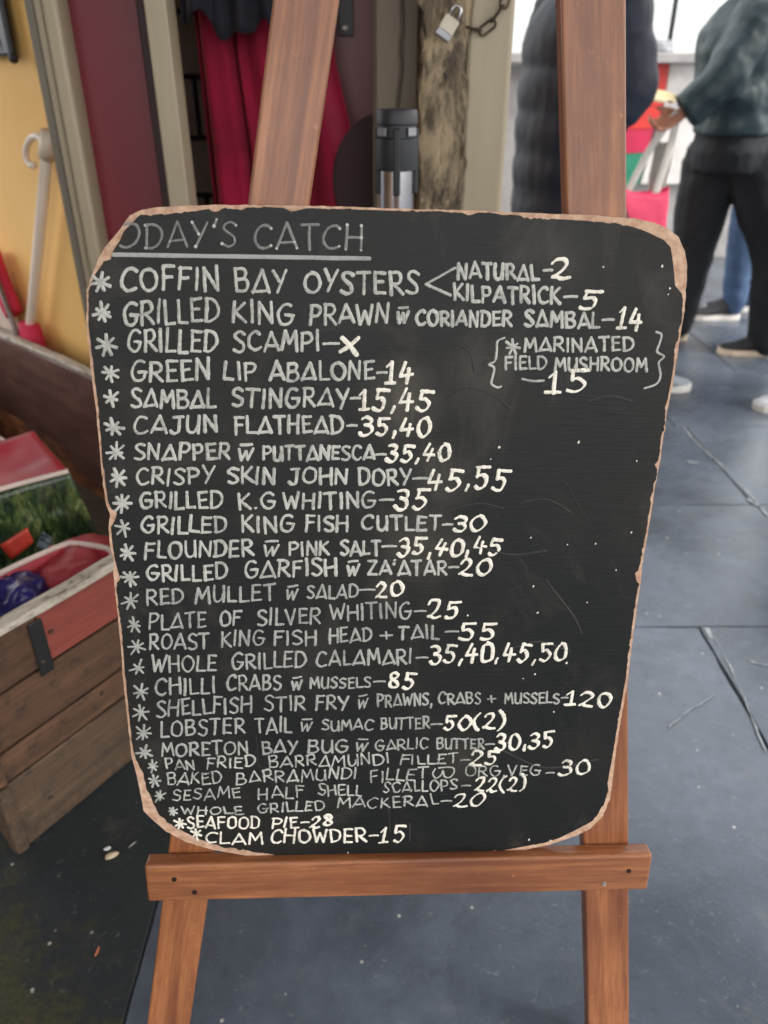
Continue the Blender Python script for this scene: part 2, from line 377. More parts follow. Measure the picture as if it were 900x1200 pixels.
# crimson curtain: pleated sheet with thickness, flaring towards the bottom
def curtain():
    bm = bmesh.new(); nz, nx = 60, 150; z0, z1 = .15, 1.95; grid = []
    for i in range(nz + 1):
        t = i / nz; z = z0 + (z1 - z0) * t
        xl = -.468 - .0 * t
        xr = -.135 + .05 * min(1, max(0, 1.25 - z) / .22) + .05 * max(0, 1.03 - z)
        row = []
        for j in range(nx + 1):
            s = j / nx; ph = s * 6.3 * math.pi * 1.0 + .5 * math.sin(z * 2.1) + 1.3 * math.sin(s * 4)
            d = .040 * math.sin(ph) * (0.7 + .3 * math.sin(s * 9 + 1)) + .012 * math.sin(ph * 2.3 + z * 3) + .01 * noise.noise(Vector((s * 6, z * 2.2, 3)))
            row.append(bm.verts.new((xl + (xr - xl) * s + .012 * math.cos(ph), 2.20 + d, z)))
        grid.append(row)
    for i in range(nz):
        for j in range(nx): bm.faces.new((grid[i][j], grid[i][j+1], grid[i+1][j+1], grid[i+1][j]))
    m = simple('crimson_cloth', srgb(148, 10, 50), srgb(114, 6, 38), 5, .95, .4, 260, .0008)
    o = bm_obj('curtain', bm, m, None, None, True); md = o.modifiers.new('s', 'SOLIDIFY'); md.thickness = .003
    tag(o, 'crimson cloth hanging in deep pleats in front of the dark block wall', 'curtain')
curtain()
# navy garment hanging over the top of the curtain
def navy():
    bm = bmesh.new(); nz, nx = 24, 60; grid = []
    for i in range(nz + 1):
        t = i / nz; row = []
        for j in range(nx + 1):
            s = j / nx; z = 1.90 - t * (.62 - .02 * math.sin(s * 11) - .03 * (1 - s) + .012 * math.sin(s * 23))
            row.append(bm.verts.new((-.47 + .26 * s, 2.10 + .018 * math.sin(s * 17 + t * 2) + .012 * math.sin(s * 31), z)))
        grid.append(row)
    for i in range(nz):
        for j in range(nx): bm.faces.new((grid[i][j], grid[i][j+1], grid[i+1][j+1], grid[i+1][j]))
    o = bm_obj('hanging_garment', bm, simple('navy_cloth', srgb(30, 28, 44), srgb(18, 17, 28), 8, .85), None, None, True)
    o.modifiers.new('s', 'SOLIDIFY').thickness = .004
    tag(o, 'dark navy cloth hung over the top of the crimson curtain', 'garment')
navy()
# dull maroon door behind the easel's left leg
dr = empty('maroon_door', (-.06, 2.06, 0), label='dull maroon door with a black metal fitting, right of the crimson curtain', cat='door')
vpost('door_leaf', 330, 440.5, 2.28, .04, M_door, parent=dr)
a = gy(398, 0, 2.27).x; b_ = gy(411, 0, 2.27).x; zt = gy(404, 42, 2.27).z
M_blackmetal = simple('black_iron', (.012, .012, .013, 1), rough=.5, bump=.1)
pl = bm_obj('hinge_plate', box_bm(b_ - a + .01, .012, .5, .002), M_blackmetal, dr, Matrix.Translation(((a + b_) / 2, 2.27, zt + .25)))
scp = gy(403, 33, 2.262)
sb = bmesh.new(); bmesh.ops.create_uvsphere(sb, u_segments=16, v_segments=8, radius=.009)
for v in sb.verts: v.co.y *= .5
bm_obj('screw', sb, simple('worn_steel', srgb(150, 145, 140), rough=.4, metal=.8), pl, Matrix.Translation(scp), True)
# flat dark disc standing in for a rounded, shadow-like shape on the door
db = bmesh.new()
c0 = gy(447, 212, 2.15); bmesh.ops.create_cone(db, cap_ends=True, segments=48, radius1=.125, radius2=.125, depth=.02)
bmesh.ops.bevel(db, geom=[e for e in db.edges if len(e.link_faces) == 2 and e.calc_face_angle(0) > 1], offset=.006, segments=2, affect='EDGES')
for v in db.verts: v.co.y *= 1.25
o = bm_obj('round_shade_disc', db, simple('dark_brown_shade', srgb(50, 24, 30), rough=.75), None, Matrix.Translation(c0) @ Matrix.Rotation(math.radians(90), 4, 'X'), False)
tag(o, 'dark brown disc standing in for a rounded shade on the maroon door behind the belt post', 'shade disc')

# grey-brown board with cable
M_greybrown = simple('grey_brown_board', srgb(128, 116, 100), srgb(108, 97, 84), 7, .65, .5, 26, .003, stretch=(1, 1, .08))
o = vpost('wall_board', 440, 491, 2.03, .04, M_greybrown, label='smooth grey-brown board with a cable running down it', cat='board')
cp = catmull([gy(471, -60, 2.018), gy(471, 0, 2.02), gy(472, 30, 2.02), gy(470, 55, 2.018), gy(471, 80, 2.02), gy(467, 115, 2.02), gy(464, 170, 2.02), gy(462, 330, 2.02)], 8)
o = tube('cable', cp, .0035, simple('grey_cable', srgb(92, 82, 70), rough=.6)); tag(o, 'thin grey cable running down the grey-brown board above the belt post', 'cable')

# weathered post with peeling surface
def m_weather():
    b = NB('weathered_wood'); v = b.mapping((1, 1, .18)); n = b.noise(v, 34, 8, .75, .6); p = b.noise(b.mapping((1, 1, .5)), 9, 7, .7, .7)
    c = b.ramp(n, [(.35, srgb(44, 38, 32)), (.5, srgb(96, 84, 68)), (.7, srgb(150, 136, 112))])
    c = b.mix(b.ramp(p, [(.5, 0.0), (.58, .8)]), c, srgb(168, 150, 122)); c = b.mix(b.ramp(p, [(.32, .5), (.42, 0.0)]), c, srgb(34, 30, 27))
    b.col(c); b.rough(.85); b.bump(n, .9, .004); return b.m
M_weather = m_weather()
def weathered():
    a = gy(491, 0, 1.97).x; b_ = gy(546, 0, 1.97).x; bm = bmesh.new(); nz, nx = 260, 28; g = []
    for i in range(nz + 1):
        z = 2.6 * i / nz; row = []
        for j in range(nx + 1):
            s = j / nx; x = a + (b_ - a) * s
            crack = .012 * max(0, 1 - abs(s - .66 - .05 * math.sin(z * 7)) / .12) * (0.6 + .8 * noise.noise(Vector((1, z * 14, 0))))
            rip = .004 * noise.noise(Vector((s * 4, z * 3, 9))) + .0022 * noise.noise(Vector((s * 14, z * 22, 2)))
            e = .004 * noise.noise(Vector((0, z * 20, 7))) if j == 0 else 0
            row.append(bm.verts.new((x + e, 1.97 + max(crack, -.004) + rip + (.008 if s > .8 else 0), z)))
        g.append(row)
    for i in range(nz):
        for j in range(nx): bm.faces.new((g[i][j], g[i][j+1], g[i+1][j+1], g[i+1][j]))
    o = bm_obj('weathered_post', bm, M_weather, None, None, True); md = o.modifiers.new('s', 'SOLIDIFY'); md.thickness = .05; md.offset = -1
    tag(o, 'rough weathered wooden post with a split face below the padlock', 'post')
weathered()
o = vpost('gap_strip', 544, 552, 2.02, .05, simple('black_gap_shade', (.012, .011, .01, 1), rough=.9), label='black strip standing in for the dark gap between the weathered post and the beige post', cat='batten')  # darkness of the open gap put into this black strip's colour
o = vpost('beige_post', 549.5, 605, 1.95, .10, M_beige, label='wide beige painted post with a chain hanging over it', cat='post', bev=.010)
vpost('backing_board', 436, 560, 2.072, .03, M_greybrown, label='plain backing board closing the gap behind the weathered post', cat='board')
# beads of moulding on beige post are parts of the wood: thin raised strip
# yellow wall
yd = Vector((-.737, .675, 0)).normalized(); yn = Vector((.675, .737, 0)).normalized() * -1   # yn faces the room
ys = Vector((-.70, 2.135, 0))
yc = ys + yd * 1.3 - yn * .04
o = bm_obj('yellow_wall', box_bm(2.6, .08, 2.9, .002), M_yellow, None, frame(yc + Vector((0, 0, 1.45)), yd, yn, Vector((0, 0, 1)))); tag(o, 'warm yellow painted wall at the far left behind the wooden bin', 'wall')
def ywall(px, py, off=0.0): return onp(px, py, ys + yn * off, yn)
# dark sign hanging on the yellow wall
sg = empty('wall_sign', ywall(0, 30, .02), label='dark navy hanging panel with white corner print high on the yellow wall', cat='sign')
q0 = ywall(17, 66, .03); hdir = yd; 
top = 1.9; wd = .5
ctr = q0 + yd * wd / 2; ctr.z = (q0.z + top) / 2
box('panel', ctr, (wd, .02, top - q0.z), simple('navy_panel', srgb(28, 34, 48), rough=.4), sg, .008, yd, yn, (0, 0, 1))
p_ = ywall(-2, 52, .042); box('white_print', p_ + yd * .03, (.07, .003, .028), simple('white_print', (.7, .72, .75, 1)), sg, .001, yd, yn, (0, 0, 1))
kb = bmesh.new(); bmesh.ops.create_uvsphere(kb, u_segments=20, v_segments=12, radius=.013); bm_obj('corner_bolt', kb, M_blackmetal, sg, Matrix.Translation(ywall(16, 68, .04)), True)
# white pole with hook
M_plastic = simple('white_plastic', srgb(232, 218, 202), srgb(222, 206, 188), 5, .4, .05)
pt = onp(56, 172, ys + yn * .05, yn); pb = onp(41, 400, ys + yn * .05, yn); pb2 = pt + (pb - pt) * 1.9; pb2.z = max(pb2.z, .02)
po = empty('white_pole', pb2, label='white plastic pole with an open hook leaning on the yellow wall', cat='pole')
tube('shaft', [pt, pb2], .0155, M_plastic, po, 20)
d_ = (pt - pb2).normalized()
tube('collar', [pt - d_ * .03, pt + d_ * .04], .022, M_plastic, po, 20)
ptop = pt + d_ * .03
hk = [onp(x, y, ys + yn * .05, yn) for x, y in [(54, 168), (44, 160), (36, 163), (31, 174), (31, 186), (37, 194), (41, 192)]]
tube('hook', catmull(hk, 6), [.010] + [.009] * 34 + [.005] * 2, M_plastic, po, 12)

# folded red and white parasol behind the bin
M_red = simple('red_canvas', srgb(205, 44, 78), srgb(186, 34, 66), 6, .8, .3, 200, .001)
M_whitecan = simple('white_canvas', srgb(226, 205, 190), rough=.8)
pa = empty('folded_parasol', onp(45, 420, ys + yn * .10, yn) * 1.0, label='folded red and white parasol with a grey rod between bin and yellow wall', cat='parasol')
def lobe(name, pts, rads, mat, off):
    P = [onp(x, y, ys + yn * off, yn) for x, y in pts]
    rr = []
    for a, b_ in zip(rads, rads[1:]): rr += [(a[0] + (b_[0] - a[0]) * k / 6, a[1] + (b_[1] - a[1]) * k / 6) for k in range(6)]
    tube(name, catmull(P, 6), rr + [rads[-1]], mat, pa, 18, ref=tuple(yn))
lobe('canopy_fold', [(-30, 300), (-8, 345), (14, 385), (34, 420), (50, 470)], [(.060, .028)] * 5, M_whitecan, .045)
lobe('canopy_stripe', [(-12, 296), (2, 335), (17, 368)], [(.050, .030), (.050, .030), (.040, .028)], M_red, .050)
lobe('canopy_stripe', [(34, 379), (38, 398), (42, 425), (46, 480)], [(.045, .028), (.066, .032), (.072, .032), (.072, .032)], M_red, .055)
lobe('canopy_stripe', [(-30, 385), (-4, 418), (20, 460)], [(.03, .02), (.035, .02), (.035, .02)], M_red, .068)
tube('rod', [onp(-12, 305, ys + yn * .085, yn), onp(40, 445, ys + yn * .085, yn)], .008, simple('grey_rod', srgb(128, 118, 116), rough=.35, metal=.6), pa, 14)

# stanchion
st = empty('belt_stanchion', gy(465, 125, 1.5) * 1, label='chrome queue post with a black retractable belt head', cat='queue post'); sx = gy(465, 140, 1.5).x; sz = gy(465, 128, 1.5).z
st.location = (sx, 1.5, 0)
M_chrome = simple('brushed_chrome', srgb(205, 205, 210), rough=.22, metal=1, bump=0)
M_blk = simple('black_plastic', srgb(40, 44, 50), rough=.45, bump=.1)
def lathe(name, prof, mat, parent, c, n=40):
    bm = bmesh.new(); rings = []
    for r, z in prof: rings.append([bm.verts.new((c[0] + r * math.cos(2*math.pi*k/n), c[1] + r * math.sin(2*math.pi*k/n), z)) for k in range(n)])
    for a, b_ in zip(rings, rings[1:]):
        for k in range(n): bm.faces.new((a[k], a[(k+1) % n], b_[(k+1) % n], b_[k]))
    bm.faces.new(rings[0][::-1]); bm.faces.new(rings[-1]); o = bm_obj(name, bm, mat, parent, None, True); m = o.modifiers.new('e', 'EDGE_SPLIT'); m.split_angle = math.radians(35); return o
lathe('tube', [(.031, .02), (.031, sz - .09)], M_chrome, st, (sx, 1.5))
hd = lathe('belt_head', [(.030, sz - .097), (.036, sz - .095), (.0375, sz - .085), (.0375, sz - .045), (.034, sz - .043), (.034, sz - .024), (.0365, sz - .022), (.0365, sz - .006), (.034, sz), (.004, sz + .002)], M_blk, st, (sx, 1.5))
for k in range(4):
    a = math.radians(-90 + 45 + k * 90)
    cx_, cy_ = sx + .0365 * math.cos(a), 1.5 + .0365 * math.sin(a)
    box('belt_clip', (cx_, cy_, sz - .034), (.020, .004, .013), simple('steel_clip', srgb(150, 152, 158), rough=.35, metal=.8), hd, .001, (-math.sin(a), math.cos(a), 0), (math.cos(a), math.sin(a), 0))
for k in range(4):
    a = math.radians(-90 + k * 90); cx_, cy_ = sx + .0335 * math.cos(a), 1.5 + .0335 * math.sin(a)
    box('lug', (cx_, cy_, sz - .082), (.013, .010, .108), M_blk, hd, .003, (-math.sin(a), math.cos(a), 0), (math.cos(a), math.sin(a), 0))
lathe('base', [(.17, 0.0), (.172, .008), (.15, .02), (.05, .034), (.034, .04)], M_blk, st, (sx, 1.5))

# chain and padlock
M_rust = simple('rusty_chain', srgb(96, 84, 70), srgb(52, 44, 38), 60, .6, .5, 120, .001, metal=.6)
cpath = catmull([gy(x, y, 1.935) for x, y in [(508, -30), (504, 4), (512, 18), (528, 20), (540, 28), (556, 34), (570, 33), (580, 20), (590, 5), (596, -14)]], 14)
ch = empty('chain', gy(556, 34, 1.93) * 1, label='rusty steel chain looped over the beige post beside the padlock', cat='chain')
acc = 0; L = [0]
for a, b_ in zip(cpath, cpath[1:]): acc += (b_ - a).length; L.append(acc)
def along(s):
    for i in range(len(L) - 1):
        if L[i + 1] >= s: t = (s - L[i]) / (L[i+1] - L[i]); return cpath[i].lerp(cpath[i+1], t), (cpath[i+1] - cpath[i]).normalized()
    return cpath[-1], (cpath[-1] - cpath[-2]).normalized()
lk = .032; bmL = bmesh.new()
prof = []
for k in range(20):
    t = 2 * math.pi * k / 20; prof.append(Vector((math.cos(t) * .0085, 0, math.sin(t) * .0085 + (.0105 if math.sin(t) > 0 else -.0105))))
tube_bm(prof, .0028, 8, bmL, closed=True); bmesh.ops.recalc_face_normals(bmL, faces=bmL.faces)
meL = bpy.data.meshes.new('chain_link'); bmL.to_mesh(meL); bmL.free()
s = 0.0; k = 0
while s < acc:
    p, d = along(s); x = d.cross(Vector((0, 1, 0))).normalized(); y = d.cross(x).normalized()
    if k % 2: x, y = y, -x
    link('chain_link', meL, M_rust, ch, frame(p, x, y, d), True); s += lk; k += 1
pc = gy(526, 29, 1.915); rl = Matrix.Translation(pc) @ Matrix.Rotation(math.radians(32), 4, 'Y')
pk = empty('padlock', pc, label='small silver padlock hanging tilted on the rusty chain', cat='padlock')
bm_obj('lock_body', box_bm(.034, .016, .030, .003, off=(0, 0, 0)), simple('pale_brass_label', srgb(222, 214, 196), rough=.4), pk, rl)
bm_obj('lock_base', box_bm(.0345, .0165, .014, .002, off=(0, 0, -.0205)), simple('brushed_steel', srgb(165, 168, 175), rough=.35, metal=.4), pk, rl)
sh = [Vector((-.010, 0, .013)), Vector((-.010, 0, .028))] + [Vector((-.010 * math.cos(t), 0, .028 + .010 * math.sin(t))) for t in [math.pi * q / 8 for q in range(1, 8)]] + [Vector((.010, 0, .028)), Vector((.010, 0, .013))]
bm_obj('shackle', tube_bm(sh, .003, 10), M_chrome, pk, rl, True)

# ------------------------------------------------------------------ wooden bin, lower left
A = Vector((-.646, .883, 0)); bd = Vector((.542, .840, 0)).normalized(); sdv = Vector((-.737, .675, 0)).normalized()
bn = Vector((bd.y, -bd.x, 0))                                     # front face looks towards bn
flen = .80; B = A + bd * flen; slen = 1.75; RZ = .452
bin_ = empty('wooden_bin', A, label='large weathered wooden bin with red painted plank on the floor at left', cat='bin')
M_old = wood('weathered_brown_plank', srgb(118, 84, 60), srgb(72, 50, 36), .8, 40, dirt=srgb(46, 38, 32), varn=False)
M_oldgrey = wood('weathered_grey_plank', srgb(104, 82, 62), srgb(66, 52, 40), .85, 40, dirt=srgb(56, 48, 40), varn=False)
def m_redplank():
    b = NB('red_painted_plank'); v = b.mapping((1, 1, .12)); n = b.noise(v, 40, 7, .7); w2 = b.noise(b.tc.outputs['Object'], 12, 7, .7)
    c = b.ramp(n, [(.3, srgb(120, 54, 44)), (.7, srgb(150, 74, 62))]); c = b.mix(b.ramp(w2, [(.58, 0.0), (.68, .8)]), c, srgb(104, 76, 54))
    b.col(c); b.rough(.7); b.bump(n, .5, .0012); return b.m
M_redplank = m_redplank()
def m_rim():
    b = NB('worn_white_rim'); v = b.mapping((1, 1, .3)); n = b.noise(v, 60, 8, .75)
    c = b.ramp(n, [(.36, srgb(88, 76, 66)), (.46, srgb(176, 166, 152)), (.62, srgb(206, 198, 184))]); b.col(c); b.rough(.75); b.bump(n, .7, .002); return b.m
M_rim = m_rim()
def m_darkplank():
    b = NB('dark_stained_plank'); v = b.mapping((1, 1, .2)); n = b.noise(v, 26, 8, .7, .5); w2 = b.noise(b.tc.outputs['Object'], 15, 8, .8, 1)
    c = b.ramp(n, [(.3, srgb(74, 46, 40)), (.7, srgb(116, 80, 70))]); c = b.mix(b.ramp(w2, [(.60, 0.0), (.75, .6)]), c, srgb(150, 112, 92))
    b.col(c); b.rough(b.ramp(w2, [(.3, .35), (.7, .6)])); b.bump(n, .5, .0015); return b.m
M_darkplank = m_darkplank()
def m_rust():
    b = NB('orange_stained_plank'); v = b.mapping((1, 1, .25)); n = b.noise(v, 20, 7, .7, .8)
    b.col(b.ramp(n, [(.32, srgb(62, 36, 26)), (.5, srgb(128, 76, 44)), (.7, srgb(186, 120, 70))])); b.rough(.7); b.bump(n, .6, .002); return b.m
M_rustp = m_rust()
T = .022
def side(origin, d, nrm, length, bands, th=T):
    """one wall of the bin, planks laid horizontally; d is along the wall, nrm its outward side"""
    for z0, z1, mat, a0, a1 in bands:
        l_ = length * (a1 - a0); c = origin + d * (length * (a0 + a1) / 2) - nrm * th / 2 + Vector((0, 0, (z0 + z1) / 2))
        plank('plank', l_ - .002, z1 - z0 - .004, th, mat, bin_, frame(c, Vector((0, 0, 1)).cross(Vector((0, 0, 0))) if False else Vector((0, 0, 1)), -nrm if d.cross(Vector((0,0,1))).dot(nrm) > 0 else nrm, d), .003, .002, 16)
RS = (onp(52, 760, A, bn) - A).dot(bd) / flen
side(A, bd, bn, flen, [(.002, .160, M_oldgrey, 0, 1), (.163, .224, M_old, 0, 1), (.227, .333, M_old, 0, 1), (.336, .440, M_old, 0, RS - .002), (.336, .440, M_redplank, RS, 1)])
# rim strip, worn white paint
def rimstrip(origin, d, nrm, length, mat, wdt=.034):
    c = origin + d * length / 2 - nrm * (T / 2 - .004) + Vector((0, 0, .447)); plank('rim', length, .014, wdt, mat, bin_, frame(c, Vector((0, 0, 1)), -nrm, d), .004, .003, 40)
rimstrip(A, bd, bn, flen, M_rim)
ZB = onp(100, 553, B, Vector((sdv.y, -sdv.x, 0))).z; print('ZB', ZB, 'RS', RS)
bdn = Vector((sdv.y, -sdv.x, 0)); bdn = bdn if bdn.dot(Vector((0, 1, 0))) > 0 else -bdn
side(B, sdv, bdn, slen, [(.002, .15, M_rustp, 0, 1), (.153, ZB - .003, M_rustp, 0, 1), (ZB, .452, M_darkplank, 0, 1)])
rimstrip(B + Vector((0, 0, .012)), sdv, bdn, slen, M_rim, .030)
side(A, sdv, -bdn, slen, [(.002, .16, M_oldgrey, 0, 1), (.163, .30, M_old, 0, 1), (.303, .440, M_old, 0, 1)])
side(A + sdv * slen, bd, -bn, flen + .25, [(.002, .16, M_oldgrey, 0, 1), (.163, .30, M_old, 0, 1), (.303, .440, M_old, 0, 1)])
# black iron strap on the front
def onfront(px, py, off=0.0):
    return onp(px, py, A + bn * off, bn)
s0 = onfront(46, 728, .003); s1 = onfront(52, 790, .003); 
box('iron_strap', (s0 + s1) / 2 - bn * .002, (.026, .004, abs(s0.z - s1.z) + .008), M_blackmetal, bin_, .002, bd, -bn, (0, 0, 1))
for nm, (px, py) in (('nail', (60, 740)), ('nail', (50, 775)), ('nail', (60, 935)), ('nail', (30, 985)), ('nail', (120, 812))):
    nb = bmesh.new(); bmesh.ops.create_uvsphere(nb, u_segments=12, v_segments=6, radius=.004); bm_obj(nm, nb, M_rust, bin_, Matrix.Translation(onfront(px, py, .0015)), True)
# floor of the bin so contents rest on it
bm = bmesh.new(); vs = [bm.verts.new(p + Vector((0, 0, .02))) for p in (A, B, B + sdv * slen, A + sdv * slen)]; bm.faces.new(vs); r = bmesh.ops.extrude_face_region(bm, geom=bm.faces[:])
for v in r['geom']:
    if isinstance(v, bmesh.types.BMVert): v.co.z += .015
bm_obj('base_board', bm, M_oldgrey, bin_)

# bags in the bin ---------------------------------------------------
def m_print():
    b = NB('green_foliage_print'); v = b.mapping((1, 1, .28), (0, .35, 0)); n = b.noise(v, 60, 7, .7, 1.2); n2 = b.noise(b.tc.outputs['Object'], 10, 4, .6)
    c = b.ramp(n, [(.36, srgb(12, 24, 16)), (.48, srgb(44, 66, 34)), (.60, srgb(98, 112, 62)), (.74, srgb(178, 180, 140))])
    c = b.mix(b.ramp(n2, [(.5, 0.0), (.62, .75)]), c, srgb(20, 34, 26)); b.col(c); b.rough(.25); b.bump(n2, .4, .01); return b.m
M_print = m_print()
M_redwoven = simple('red_woven_plastic', srgb(176, 36, 56), srgb(150, 28, 46), 8, .5, .5, 240, .001)
M_piping = simple('white_piping', srgb(228, 208, 198), rough=.6)
def xyz(px, py, z): return gz(px, py, z)
def dist(px, py, Y): return gy(px, py, Y)
def sheet(name, P, mat, parent, th=.003, sub=10, puff=0.0, uvn=None):
    """quad patch P[0..3] as a puffed sheet"""
    bm = bmesh.new(); a, b_, c, d = P; n = (b_ - a).cross(d - a).normalized(); g = []
    for i in range(sub + 1):
        row = []
        for j in range(sub + 1):
            s, t = j / sub, i / sub
            p = (a.lerp(b_, s)).lerp(d.lerp(c, s), t); k = math.sin(math.pi * s) * math.sin(math.pi * t)
            p += n * (puff * k + .006 * noise.noise(p * 25) * min(1, k * 3)); row.append(bm.verts.new(p))
        g.append(row)
    for i in range(sub):
        for j in range(sub): bm.faces.new((g[i][j], g[i][j+1], g[i+1][j+1], g[i+1][j]))
    o = bm_obj(name, bm, mat, parent, None, True); m = o.modifiers.new('s', 'SOLIDIFY'); m.thickness = th; m.offset = 0; return o
bgY = lambda px, py: onp(px, py, Vector((-.60, 1.45, 0)), Vector((.35, -.94, .20)).normalized())
f0, f1, f2, f3 = bgY(-75, 598), bgY(80, 552), bgY(128, 655), bgY(-60, 720)
down = (f3 - f0); f2 = f1 + (f2 - f1) * 1.8; f3 = f0 + down * 1.8
pb_ = empty('printed_bag', (f0 + f1) / 2 * 1, label='glossy bag with green foliage print and red top inside the wooden bin', cat='bag')
nrm_ = (f1 - f0).cross(f3 - f0).normalized(); nrm_ = nrm_ if nrm_.y > 0 else -nrm_
bk = nrm_ * .16 + Vector((0, 0, -.0))
sheet('printed_front', [f0, f1, f2, f3], M_print, pb_, .003, 24, .0)
u0, u1 = f0 + Vector((-.06, .17, .035)), f1 + Vector((-.13, .15, .03))
sheet('red_top', [f0, f1, u1, u0], M_redwoven, pb_, .003, 14, -.012)
sheet('red_side', [f1, u1, u1 + Vector((0, 0, -.35)), f2], M_print, pb_, .003, 12)
sheet('red_back', [u1, u0, u0 + Vector((0, 0, -.3)), u1 + Vector((0, 0, -.3))], M_redwoven, pb_, .003, 12)
tube('piping', catmull([f0, f0.lerp(f1, .5) + Vector((0, 0, .004)), f1], 8), .0055, M_piping, pb_, 10)
sheet('label_patch', [bgY(0, 638) - nrm_ * .006, bgY(32, 617) - nrm_ * .006, bgY(40, 634) - nrm_ * .006, bgY(14, 655) - nrm_ * .006], simple('orange_red_print', srgb(226, 80, 62), srgb(196, 60, 48), 30, .4), pb_, .002, 4)
M_foil = simple('crumpled_foil', srgb(150, 168, 176), srgb(60, 74, 80), 40, .25, 1, 60, .01, metal=.5)
sheet('foil_print', [bgY(42, 640) - nrm_ * .005, bgY(50, 622) - nrm_ * .005, bgY(62, 630) - nrm_ * .005, bgY(56, 645) - nrm_ * .005], M_foil, pb_, .002, 8)
# small red bag behind at the left edge
rb0 = [gz(-70, 560, .36), gz(-40, 500, .36), gz(-6, 512, .40), gz(24, 545, .36)]
sheet('red_bag', [gz(-40, 600, .33), gz(30, 565, .33), gz(12, 517, .35), gz(-50, 500, .35)], M_redwoven, None, .004, 12, .02)
tag(bpy.data.objects['red_bag'], 'dark red folded bag behind the foliage-print bag at the picture edge', 'bag')
tube('bag_trim', [gz(0, 513, .355), gz(7, 518, .358), gz(13, 524, .355)], .004, M_piping, bpy.data.objects['red_bag'])

# open red tote with white rim, mesh and blue cloth inside
tz = .400
rim = [gz(-90, 735, tz), gz(-30, 690, tz), gz(0, 672, tz), gz(40, 653, tz), gz(76, 638, tz), gz(88, 637, tz), gz(106, 639, tz + .002), gz(130, 646, tz), gz(128, 668, tz - .02), gz(100, 700, tz - .03), gz(40, 745, tz - .03), gz(-30, 800, tz - .03), gz(-100, 800, tz - .02)]
rimc = catmull(rim, 5, True)
tt = empty('open_tote', sum(rim, Vector()) / len(rim) * 1, label='open red tote bag with white bound rim just inside the bin front', cat='bag')
tube('rim_binding', rimc, .0055, M_piping, tt, 10, closed=True)
bm = bmesh.new(); cen = sum(rimc, Vector()) / len(rimc); rings = []
for i in range(9):
    t = i / 8; rings.append([bm.verts.new(cen.lerp(p, 1 - .12 * t) + Vector((0, 0, -t * .30 + (cen.lerp(p, 1).z - p.z) * t)) + noise.noise_vector(p * 20 + Vector((0, 0, t * 4))) * .006 * t) for p in rimc])
for a, b_ in zip(rings, rings[1:]):
    n = len(a)
    for k in range(n): bm.faces.new((a[k], a[(k+1) % n], b_[(k+1) % n], b_[k]))
bm.faces.new(rings[-1])
o = bm_obj('bag_wall', bm, M_redwoven, tt, None, True); m = o.modifiers.new('s', 'SOLIDIFY'); m.thickness = .003
def m_mesh():
    b = NB('red_net'); wv = b.n('ShaderNodeTexWave'); wv.inputs['Scale'].default_value = 120; wv.inputs['Distortion'].default_value = 2; b.l(b.mapping((1, 1.6, 1)), wv.inputs[0])
    b.col(b.ramp(wv.outputs[0], [(.2, srgb(120, 18, 34)), (.7, srgb(196, 64, 74))])); b.rough(.5); b.bump(wv.outputs[0], .6, .002); return b.m
M_mesh = m_mesh()
def blob(name, c, r, mat, label, cat, seed, amp=.3, parent=None, sub=5):
    bm = bmesh.new(); bmesh.ops.create_icosphere(bm, subdivisions=sub, radius=1)
    for v in bm.verts:
        n = noise.fractal(v.co * 1.7 + Vector((seed, 0, 0)), .8, 2.1, 4); rdg = abs(noise.noise(v.co * 3.1 + Vector((0, seed, 0))))
        v.co *= 1 + amp * (n * .5 - rdg * .5); v.co = Vector((v.co.x * r[0], v.co.y * r[1], v.co.z * r[2]))
    o = bm_obj(name, bm, mat, parent, Matrix.Translation(c), True)
    if label: tag(o, label, cat)
    return o
blob('net_sack', gz(92, 668, .36) + Vector((-.01, .02, -.045)), (.115, .12, .085), M_mesh, 'red net sack of produce inside the white-rimmed tote', 'sack', 3, .22)
blob('blue_plastic_bag', gz(22, 706, .36) + Vector((-.03, .0, -.040)), (.135, .12, .080), simple('blue_plastic', srgb(52, 46, 128), srgb(18, 16, 56), 14, .28, .5, 20, .01), 'crumpled dark blue plastic bag beside the red net sack in the tote', 'bag', 8, .55)

# ------------------------------------------------------------------ easel
ER = Vector((.9985, .0456, -.0307)).normalized(); EU = Vector((.021, .1875, .981)); EU = (EU - ER * EU.dot(ER)).normalized(); EN = ER.cross(EU)
P0 = gy(450, 1003, .60)
def ew(px, py, w_=0.0): return onp(px, py, P0 + EN * w_, EN)
def uv(p): q = p - P0; return q.dot(ER), q.dot(EU), q.dot(EN)
def uvw(u, v, w_=0.0): return P0 + ER * u + EU * v + EN * w_
BT = .009
easel = empty('easel', (0, .53, 0), label='varnished orange-brown wooden easel holding the menu board', cat='easel')
def leg(pl0, pr0, pl1, pr1, apexv):
    a, b_, c, d = [uv(ew(*p, -BT)) for p in (pl0, pr0, pl1, pr1)]
    cu0, cv0 = (a[0] + b_[0]) / 2, (a[1] + b_[1]) / 2; cu1, cv1 = (c[0] + d[0]) / 2, (c[1] + d[1]) / 2
    k = (cu1 - cu0) / (cv1 - cv0)
    wd_ = ((b_[0] - a[0]) + (d[0] - c[0])) / 2 * math.cos(math.atan(k))
    vb = -.394; 
    top = uvw(cu0 + k * (apexv - cv0), apexv, -BT - .0105); bot = uvw(cu0 + k * (vb - cv0), vb, -BT - .0105)
    # reach the floor exactly
    dz = (top - bot).normalized(); bot = bot - dz * (bot.z / dz.z) + dz * .006
    x = (ER - dz * ER.dot(dz)).normalized(); y = dz.cross(x)
    bm = box_bm(wd_, .021, (top - bot).length, .0028, 3)
    return bm_obj('leg', bm, M_easel, easel, frame((top + bot) / 2, x, y, dz), False)
leg((320, 0), (396.5, 0), (172, 1200), (222, 1200), 1.60)
